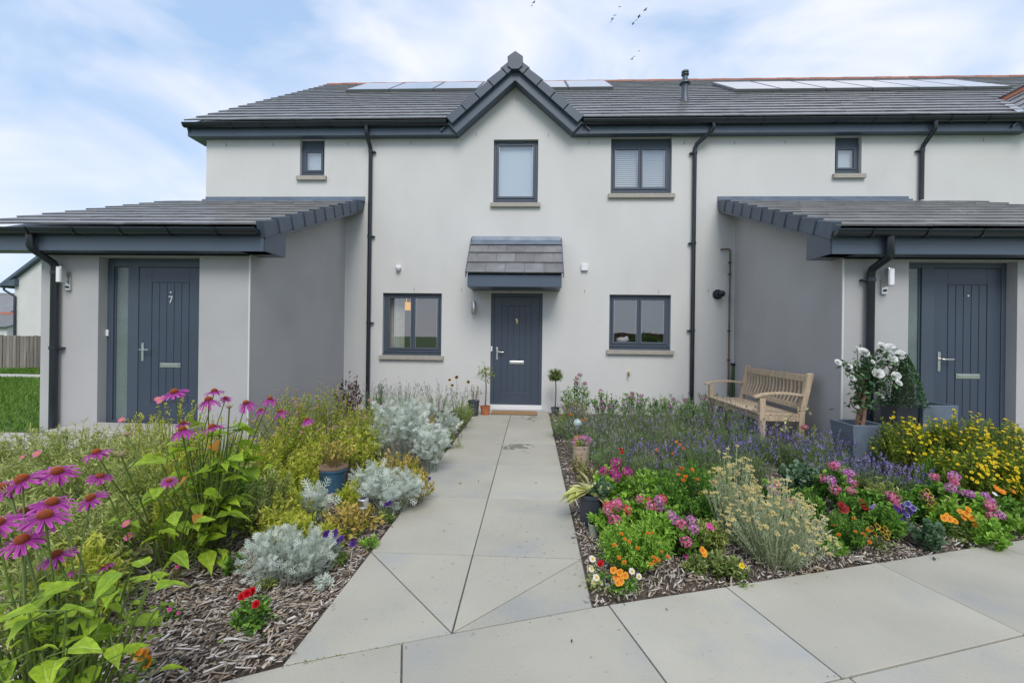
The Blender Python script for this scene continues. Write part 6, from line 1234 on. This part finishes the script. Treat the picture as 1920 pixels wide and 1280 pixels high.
# --- pots by the door
q = Gz(893, 7.45); q = (q[0], q[1], 0.0); pot('small black pot left of the front door step', 'plant_pot', (q[0]-.03, q[1], -.01), .075, .095, .26, potdark, n=18)
bush('pot_plant', 'sparse pale seed heads in the small black pot', 'plant', (q[0]-.03, q[1], .22), .14, .30, K_=22, nl=7, L_=.03, Wr=.4, lm=LM['brown'])
q = (WX(910, 760, 7.55), 7.55, 0.0); t = pot('small terracotta pot in front of the door step', 'plant_pot', q, .065, .085, .15, terrap, n=18)
def standard(lb, c, ztop, rc, lm_, K_=60, nl=14, L_=.028, sparse=False, trunk=.011):
    t = thing('standard_tree', lb, 'tree', c); zc = ztop-rc; MB().tube([c, (c[0]+.01, c[1], (c[2]+zc)/2), (c[0], c[1], zc)], [trunk, trunk*.9, trunk*.8], 8).build('trunk', bark_m, t, smooth=True)
    SEED[0] += 1; r = np.random.default_rng(SEED[0]); D = r.normal(0, 1, (K_, 3)); D /= np.linalg.norm(D, axis=1, keepdims=True); rad = rc*r.uniform(.6, 1.08 if not sparse else 1.3, K_)
    C_ = D[:, None]*(np.linspace(0, 1, 5)[None, :, None]*rad[:, None, None]); V2, Q2 = stem_mesh(C_, .002, .001); place(t, (c[0], c[1], zc), 'twigs', V2, Q2, woody, tint=np.full(len(V2), .4))
    tt = r.uniform(.35, 1, (K_, nl)); P = (D[:, None]*tt[..., None]*rad[:, None, None]).reshape(-1, 3)+r.normal(0, rc*.07, (K_*nl, 3)); Dl = np.repeat(D, nl, 0)+r.normal(0, .7, P.shape); l = L_*r.uniform(.6, 1.2, len(P))
    V, Fq, k = scatter('leaf', P, Dl, l, l*.5, r); place(t, (c[0], c[1], zc), 'crown', V, Fq, LM[lm_], tint=np.repeat(np.clip(r.uniform(0, .8, len(P))+P[:, 2]/rc*.2, 0, 1), k)); return t
bark_m = mat('grey_brown_bark', (.13, .10, .08), .9, var=.3, vscale=20, bump=.5, bscale=60)
standard('thin standard tree with sparse crown in the terracotta pot left of the door', (q[0], q[1], .13), WZ(912, 684, 7.55), .135, 'sage', K_=38, nl=9, L_=.035, sparse=True)
q = (WX(1041, 760, 7.6), 7.6, 0.0); pot('small dark pot at the foot of the ball topiary', 'plant_pot', q, .055, .07, .14, potdark, n=16)
standard('clipped ball topiary on a thin stem right of the front door', (q[0], q[1], .12), WZ(1042, 690, 7.6), .125, 'olive', K_=150, nl=16, L_=.024)
ft_ = (WX(1040, 700, 7.9), 7.9, 0)
# --- planters by the right porch
pc = Gz(1612, 4.72); px_, py_ = pc[0], 4.72; topz = WZ(1612, 797, 4.55)
pot('tapered square slate grey planter holding the white rose tree', 'planter', (px_, py_, 0.0), .13, .175, topz, slate, sq=True)
rt = thing('rose_tree', 'white flowering rose tree with twisted trunk beside the right porch downpipe', 'tree', (px_, py_, topz-.05)); pr = random.Random(5)
tr_ = []; zt2 = WZ(1630, 690, py_)
for k in range(3):
    pt_ = []
    for i in range(14):
        f_ = i/13; a = f_*5.5+k*2.1; pt_.append((px_+.018+.026*math.cos(a)*(1-.3*f_)+f_*.02, py_+.026*math.sin(a)*(1-.3*f_), topz-.06+(zt2-topz+.06)*f_))
    tr_.append(pt_)
mb = MB(); [mb.tube(p_, [.021-.0006*i for i in range(14)], 8) for p_ in tr_]; mb.build('trunk', mat('twisted_trunk', (.20, .115, .075), .85, var=.3, vscale=25, bump=.4, bscale=60), rt, smooth=True)
mb = MB(); mb.tube([(px_-.05+.06*math.sin(i*.9), py_-.035-.01*math.cos(i), topz-.02+i*.045) for i in range(9)], .006, 6).build('vine', woody, rt, smooth=True)
roses = [(1620, 661, 1.3), (1653, 650, 1.15), (1668, 652, 1.1), (1662, 667, .9), (1688, 665, 1.1), (1675, 673, .9), (1571, 679, .8), (1592, 687, .75), (1597, 709, .75), (1646, 700, 1.25), (1650, 709, 1.0), (1662, 716, .8), (1680, 705, 1.0), (1685, 718, .8), (1653, 742, .55), (1608, 762, .5), (1636, 678, .5), (1607, 652, .4), (1632, 763, .5)]
Pl = []; Dl = []; tw = MB()
for u, v, s in roses:
    p_ = at(u, v, 4.5+pr.uniform(-.12, .12)); f_ = pr.uniform(.35, .95); o_ = Vector(tr_[0][int(f_*13)]); mid = o_.lerp(p_, .5)+Vector((0, 0, .03)); tw.tube([o_, mid, p_], [.005, .004, .003], 5, cap=False)
    link('flower', FLW['rose_white'], rt, upM(p_, (pr.uniform(-.3, .3), -.9, pr.uniform(.3, .8)), s*.95, pr.uniform(0, 6)))
    for k in range(36):
        a = pr.uniform(.15, 1.02); q2 = (o_.lerp(mid, a*2) if a < .5 else mid.lerp(p_, a*2-1)); Pl.append(tuple(q2+Vector((pr.gauss(0, .018), pr.gauss(0, .018), pr.gauss(0, .018))))); Dl.append((pr.gauss(0, 1), pr.gauss(0, 1), pr.gauss(-.1, .7)))
for k in range(150):
    f_ = pr.uniform(.3, 1.0); o_ = Vector(tr_[k % 3][int(f_*13)]); Pl.append(tuple(o_+Vector((pr.gauss(0, .06), pr.gauss(0, .05), pr.gauss(0, .04))))); Dl.append((pr.gauss(0, 1), pr.gauss(0, 1), pr.gauss(-.1, .7)))
r = np.random.default_rng(77); V, Fq, k = scatter('leaf', np.array(Pl), np.array(Dl), r.uniform(.04, .068, len(Pl)), r.uniform(.020, .032, len(Pl)), r); link('foliage', arrmesh('foliage', V, Fq, LM['dark'], tint=np.repeat(r.uniform(0, 1, len(Pl)), k)), rt)['kind'] = 'stuff'
tw.build('twigs', woody, rt, smooth=True)
cx_ = WX(1692, 770, 4.95); cz0 = WZ(1685, 756, 4.9); pot('tall dark square pot holding the cone of box', 'planter', (cx_-.035, 4.95, 0), .085, .115, cz0, potdark, sq=True)
ct_ = thing('box_topiary', 'clipped dark green box cone left of the right porch glass panel', 'topiary', (cx_, 4.95, cz0-.04)); r = np.random.default_rng(78); n = 3600; hh = r.uniform(0, 1, n)**1.2; Hc = WZ(1690, 668, 4.95)-cz0+.04; a = r.uniform(0, 2*PI, n); rad = (.185*(1-hh)**.75+.02)*(1-np.abs(r.normal(0, .09, n)))*(1+.06*np.sin(a*5+hh*9))
P = np.stack([cx_+rad*np.cos(a), 4.95+rad*np.sin(a), cz0-.03+hh*Hc], 1); D = np.stack([np.cos(a), np.sin(a), .5+0*a], 1)+r.normal(0, .6, (n, 3)); V, Fq, k = scatter('leaf', P, D, r.uniform(.014, .026, n), r.uniform(.010, .016, n), r)
link('foliage', arrmesh('foliage', V, Fq, LM['dark'], tint=np.repeat(np.clip(r.uniform(0, 1, n), 0, 1), k)), ct_)['kind'] = 'stuff'
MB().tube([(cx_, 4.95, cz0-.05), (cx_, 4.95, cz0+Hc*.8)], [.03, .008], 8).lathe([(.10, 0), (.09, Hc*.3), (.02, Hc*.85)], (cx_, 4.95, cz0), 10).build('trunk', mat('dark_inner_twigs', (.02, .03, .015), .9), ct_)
sqx = WX(1722, 780, 5.0); pot('square slate grey planter under the glass panel of the right porch', 'planter', (sqx+.06, 4.98, 0), .16, .175, WZ(1722, 757, 4.9), slate, sq=True)
hb = bush('hedge', 'clipped green hedge across the lane mirrored in the right window', 'hedge', (9.6, -22.5, -.04), 1.6, 1.9, K_=90, nl=30, L_=.16, Wr=.5, lm=LM['green'])
# ================================================================== BENCH
teak = mat('silvered_teak', (.46, .36, .25), .75, var=.22, vscale=5, stretch=(8, 8, 1.2), bump=.2, bscale=40, rnd=.1)
bx_, y0_, y1_ = 3.30, 5.60, 7.14; bench = thing('garden_bench', 'weathered teak garden bench with slatted back against the grey side wall of the right porch', 'bench', (3.0, 6.3, 0))
def bpart(name, *a, bevel=.005): return MB().box(*a).build(name, teak, bench, bevel=bevel)
for y in (y0_, y1_):
    MB().prism([(bx_-.10, 0), (bx_-.04, 0), (bx_-.03, .42), (bx_+.07, .90), (bx_+.05, .915), (bx_+.0, .90), (bx_-.095, .42)], y-.03, y+.03, 'y').build('leg', teak, bench, bevel=.006)
    bpart('leg', bx_-.56, bx_-.49, y-.03, y+.03, 0, .60)
    am = MB(); xs = np.linspace(0, 1, 8); topc = [(bx_-.62+.57*t_, .615+.035*math.sin(t_*PI*.9)-.02*(t_ < .08)) for t_ in xs]; am.prism([*topc, *[(x, z+.03) for x, z in topc[::-1]]], y-.035, y+.035, 'y').build('armrest', teak, bench, bevel=.006)
    MB().box(bx_-.49, bx_-.09, y-.018, y+.018, .33, .40).build('side_rail', teak, bench, bevel=.004)
for i in range(7):
    x = bx_-.57+i*.073; MB().box(x, x+.062, y0_-.02, y1_+.02, .405-.004*min(i, 3), .425-.004*min(i, 3)).build('seat_slat', teak, bench, bevel=.004)
bpart('front_rail', bx_-.55, bx_-.52, y0_+.031, y1_-.031, .33, .40)
Mb = lambda z: bx_-.065+(z-.42)*.205
MB().prism([(Mb(.84)-.02, .80), (Mb(.84)+.02, .80), (Mb(.9)+.02, .885), (Mb(.9)-.02, .885)], y0_+.031, y1_-.031, 'y').build('top_rail', teak, bench, bevel=.005)
MB().prism([(Mb(.5)-.018, .47), (Mb(.5)+.018, .47), (Mb(.55)+.018, .53), (Mb(.55)-.018, .53)], y0_+.031, y1_-.031, 'y').build('bottom_rail', teak, bench, bevel=.005)
ns = 17
for i in range(ns):
    y = y0_+.085+(y1_-y0_-.17)*i/(ns-1); zz_ = np.linspace(.53, .802, 6); f1 = [(Mb(z)-.006+.022*math.sin((z-.53)/.27*PI), z) for z in zz_]
    MB().prism([*f1, *[(x+.013, z) for x, z in f1[::-1]]], y-.019, y+.019, 'y').build('back_slat', teak, bench, bevel=.002)
# trailing variegated plant in front of the bench end
SEED[0] += 1; r = np.random.default_rng(31); tr = thing('trailing_plant', 'cream and green leaved trailing plant climbing past the right bench leg', 'plant', (WX(1460, 800, 5.2), 5.2, 0)); Pl = []; Dl = []; st = MB()
for uv in [[(1440, 830), (1455, 815), (1470, 800), (1478, 785), (1492, 772), (1520, 768)], [(1435, 835), (1450, 800), (1462, 795)], [(1450, 840), (1475, 805), (1490, 790)]]:
    pp_ = [at(u, v, 5.15) for u, v in uv]; st.tube(pp_, .003, 5, cap=False)
    for a_, b__ in zip(pp_[:-1], pp_[1:]):
        for k in range(7): Pl.append(tuple(a_.lerp(b__, r.uniform())+Vector(r.normal(0, .012, 3)))); Dl.append(r.normal(0, 1, 3)+np.array([0, 0, .3]))
V, Fq, k = scatter('leaf', np.array(Pl), np.array(Dl), r.uniform(.03, .05, len(Pl)), r.uniform(.018, .028, len(Pl)), r); link('foliage', arrmesh('foliage', V, Fq, LM['cream'], tint=np.repeat(r.uniform(0, 1, len(Pl)), k)), tr)['kind'] = 'stuff'; st.build('stems', woody, tr)
# ================================================================== DOOR MAT, FALLEN LEAVES, WEEDS IN THE JOINTS
matm = mat('coir_door_mat', (.33, .20, .09), .95, var=.2, vscale=60, bump=.8, bscale=200)
mat_ = thing('door_mat', 'brown coir door mat in front of the middle front door', 'door mat', (-.27, 7.78, 0)); MB().box(-.66, .10, 7.58, 7.90, .002, .022).build('pile', matm, mat_, bevel=.004); MB().box(-.672, .112, 7.57, 7.91, .001, .008).build('backing', blackp, mat_)
deadm = mat('dead_leaf', (.055, .042, .032), .85, var=.3, vscale=30); rl = random.Random(9)
for u, v, s, lb in [(1072, 1202, .011, 'small dark bark flake lying on the pavement in front of the path'), (1752, 1048, .022, 'curled dead leaf on the pavement below the orange pansies'), (1660, 1052, .018, 'curled dead leaf near the pavement edge'), (1742, 1036, .010, 'small dead leaf near the curled ones'), (863, 906, .014, 'dark dead leaf on the left half of the path'), (897, 902, .013, 'second dark dead leaf beside the path centre joint'), (735, 987, .010, 'small brown leaf at the left edge of the path'), (1075, 1008, .016, 'twisted twig at the right edge of the path'), (832, 995, .008, 'tiny twig on the path slab'), (1250, 1142, .008, 'tiny leaf fragment on the pavement'), (1005, 905, .010, 'small dark leaf right of the path centre joint'), (990, 850, .010, 'dark leaf half way up the path')]:
    p = G(u, v, .004); a = rl.uniform(0, 3); d = MB(); n = 7
    for i in range(n):
        f_ = i/(n-1)-.5; w_ = (.25-f_*f_)*1.6+.05; x_, y_ = math.cos(a)*f_*2*s, math.sin(a)*f_*2*s; zz_ = .002+abs(f_)*s*.6
        d.v += [(p.x+x_-math.sin(a)*w_*s*.7, p.y+y_+math.cos(a)*w_*s*.7, zz_+.0045), (p.x+x_, p.y+y_, zz_+.001), (p.x+x_+math.sin(a)*w_*s*.7, p.y+y_-math.cos(a)*w_*s*.7, zz_+.004)]
    for i in range(n-1):
        b = i*3; d.f += [[b, b+1, b+4, b+3], [b+1, b+2, b+5, b+4]]
    tag(d.build('fallen_leaf', deadm, smooth=True), lb, 'leaf', 'leaves and flakes fallen on the paving')
SEED[0] += 1; r = np.random.default_rng(4); P = np.array([(x, ye_(x)-.005+r.normal(0, .004), -.004) for x in np.concatenate([r.uniform(-.96, -.75, 90), r.uniform(-.75, -.5, 30)])]+[(1.217+r.normal(0, .05), 1.815+r.normal(0, .004)+.0, -.004) for _ in range(40)]); D = r.normal(0, 1, (len(P), 3))*np.array([1, .4, .3])+np.array([0, 0, .5])
V, Fq, k = scatter('leaf', P, D, r.uniform(.005, .013, len(P)), r.uniform(.003, .005, len(P)), r); tag(link('moss', arrmesh('moss', V, Fq, LM['olive'], tint=np.repeat(r.uniform(0, 1, len(P)), k)), kind='stuff'), 'moss and tiny weeds in the paving joints', 'moss')
r = np.random.default_rng(41); P = []
for _ in range(150):
    k_ = r.integers(0, 3); y = r.uniform(1.8, 5.5)
    if k_ == 0: P.append((-.95+abs(r.normal(0, .018)), y, .003))
    elif k_ == 1: P.append((.31-abs(r.normal(0, .022)), max(y, 2.25), .003))
    else: x = r.uniform(-3, 4.5); P.append((x, ye_(x)-abs(r.normal(0, .025))-.004, .003))
P = np.array(P); D = np.stack([r.normal(0, 1, len(P)), r.normal(0, 1, len(P)), r.normal(0, .06, len(P))], 1); V, Fq, k = scatter('needle', P, D, r.uniform(.006, .028, len(P)), r.uniform(.002, .006, len(P)), r); V[:, 2] = np.maximum(V[:, 2], .002)
tag(link('bark_crumbs', arrmesh('bark_crumbs', V, Fq, chip_m, tint=np.repeat(r.uniform(0, .8, len(P)), k)), kind='stuff'), 'bark crumbs spilled from the beds onto the paving edges', 'bark crumbs')
# ================================================================== BIRDS
birdm = mat('dark_bird', (.03, .035, .04), .8)
def bird(u, v, span, flap, yaw, lb):
    c = Vector((0, 0, EYE))+ray(u, v)*60; s = span; b = MB(); M = Matrix.Translation(c) @ Matrix.Rotation(yaw, 4, 'Z')
    body = [(-.36, .012), (-.30, .03), (-.15, .06), (0, .075), (.14, .06), (.24, .035), (.29, .04), (.33, .025), (.38, .006)]
    for i, (x, r_) in enumerate(body):
        for k in range(6): w = k*PI/3; b.v.append(tuple(M @ Vector((x*s, r_*math.cos(w)*s, r_*math.sin(w)*s))))
    for i in range(len(body)-1):
        for k in range(6): b.f.append([i*6+k, i*6+(k+1) % 6, i*6+6+(k+1) % 6, i*6+6+k])
    o = b.mesh('body', birdm, True); t = thing('bird', lb, 'bird', c, 'birds flying above the roof'); link('body', o, t)
    for sg in (-1, 1):
        z1, z2 = .18*flap*s, (.10*flap-.05)*s; pts_ = [(.10, .03, .02), (.16, .26, z1/s), (.04, .55, z2/s), (-.06, .53, z2/s), (-.06, .26, z1/s), (-.12, .03, .01)]
        w = MB(); V = [M @ Vector((x*s, sg*y*s, z*s)) for x, y, z in pts_]; V2 = [q-Vector((0, 0, .012*s)) for q in V]; w.add(V+V2, [[0, 1, 4, 5], [1, 2, 3, 4], [11, 10, 7, 6], [10, 9, 8, 7]]+[[i, i+6, (i+1) % 6+6, (i+1) % 6] for i in range(6)]); w.build('wing', birdm, t)
for u, v, sp_, fl, yw, lb in [(1001, 5, .62, 1, .6, 'upper bird of the pair above the gable'), (997, 11, .35, 0, 1.2, 'lower bird of the pair above the gable'), (1162, 13, .4, .3, 1.4, 'topmost bird of the left flock'), (1153, 29, .42, .4, 1.3, 'middle bird of the left flock'), (1148, 35, .6, -1, .3, 'wide winged bird at the bottom of the left flock'), (1145, 42, .25, 0, 1.5, 'tiniest bird under the left flock'),
        (1210, 19, .72, 1, .4, 'topmost bird of the right flock with bent wings'), (1198, 31, .75, .1, .1, 'bird with level wings in the right flock'), (1193, 38, .35, 0, 1.3, 'small bird in the middle of the right flock'), (1187, 44, .6, 0, .2, 'lowest bird of the right flock'), (1198, 96, .35, .2, 1.3, 'upper bird of the lowest trio'), (1189, 106, .35, 0, 1.2, 'middle bird of the lowest trio'), (1185, 111, .55, .8, .5, 'lowest bird of all, right of the gable')]:
    bird(u, v, sp_, fl, yw, lb)
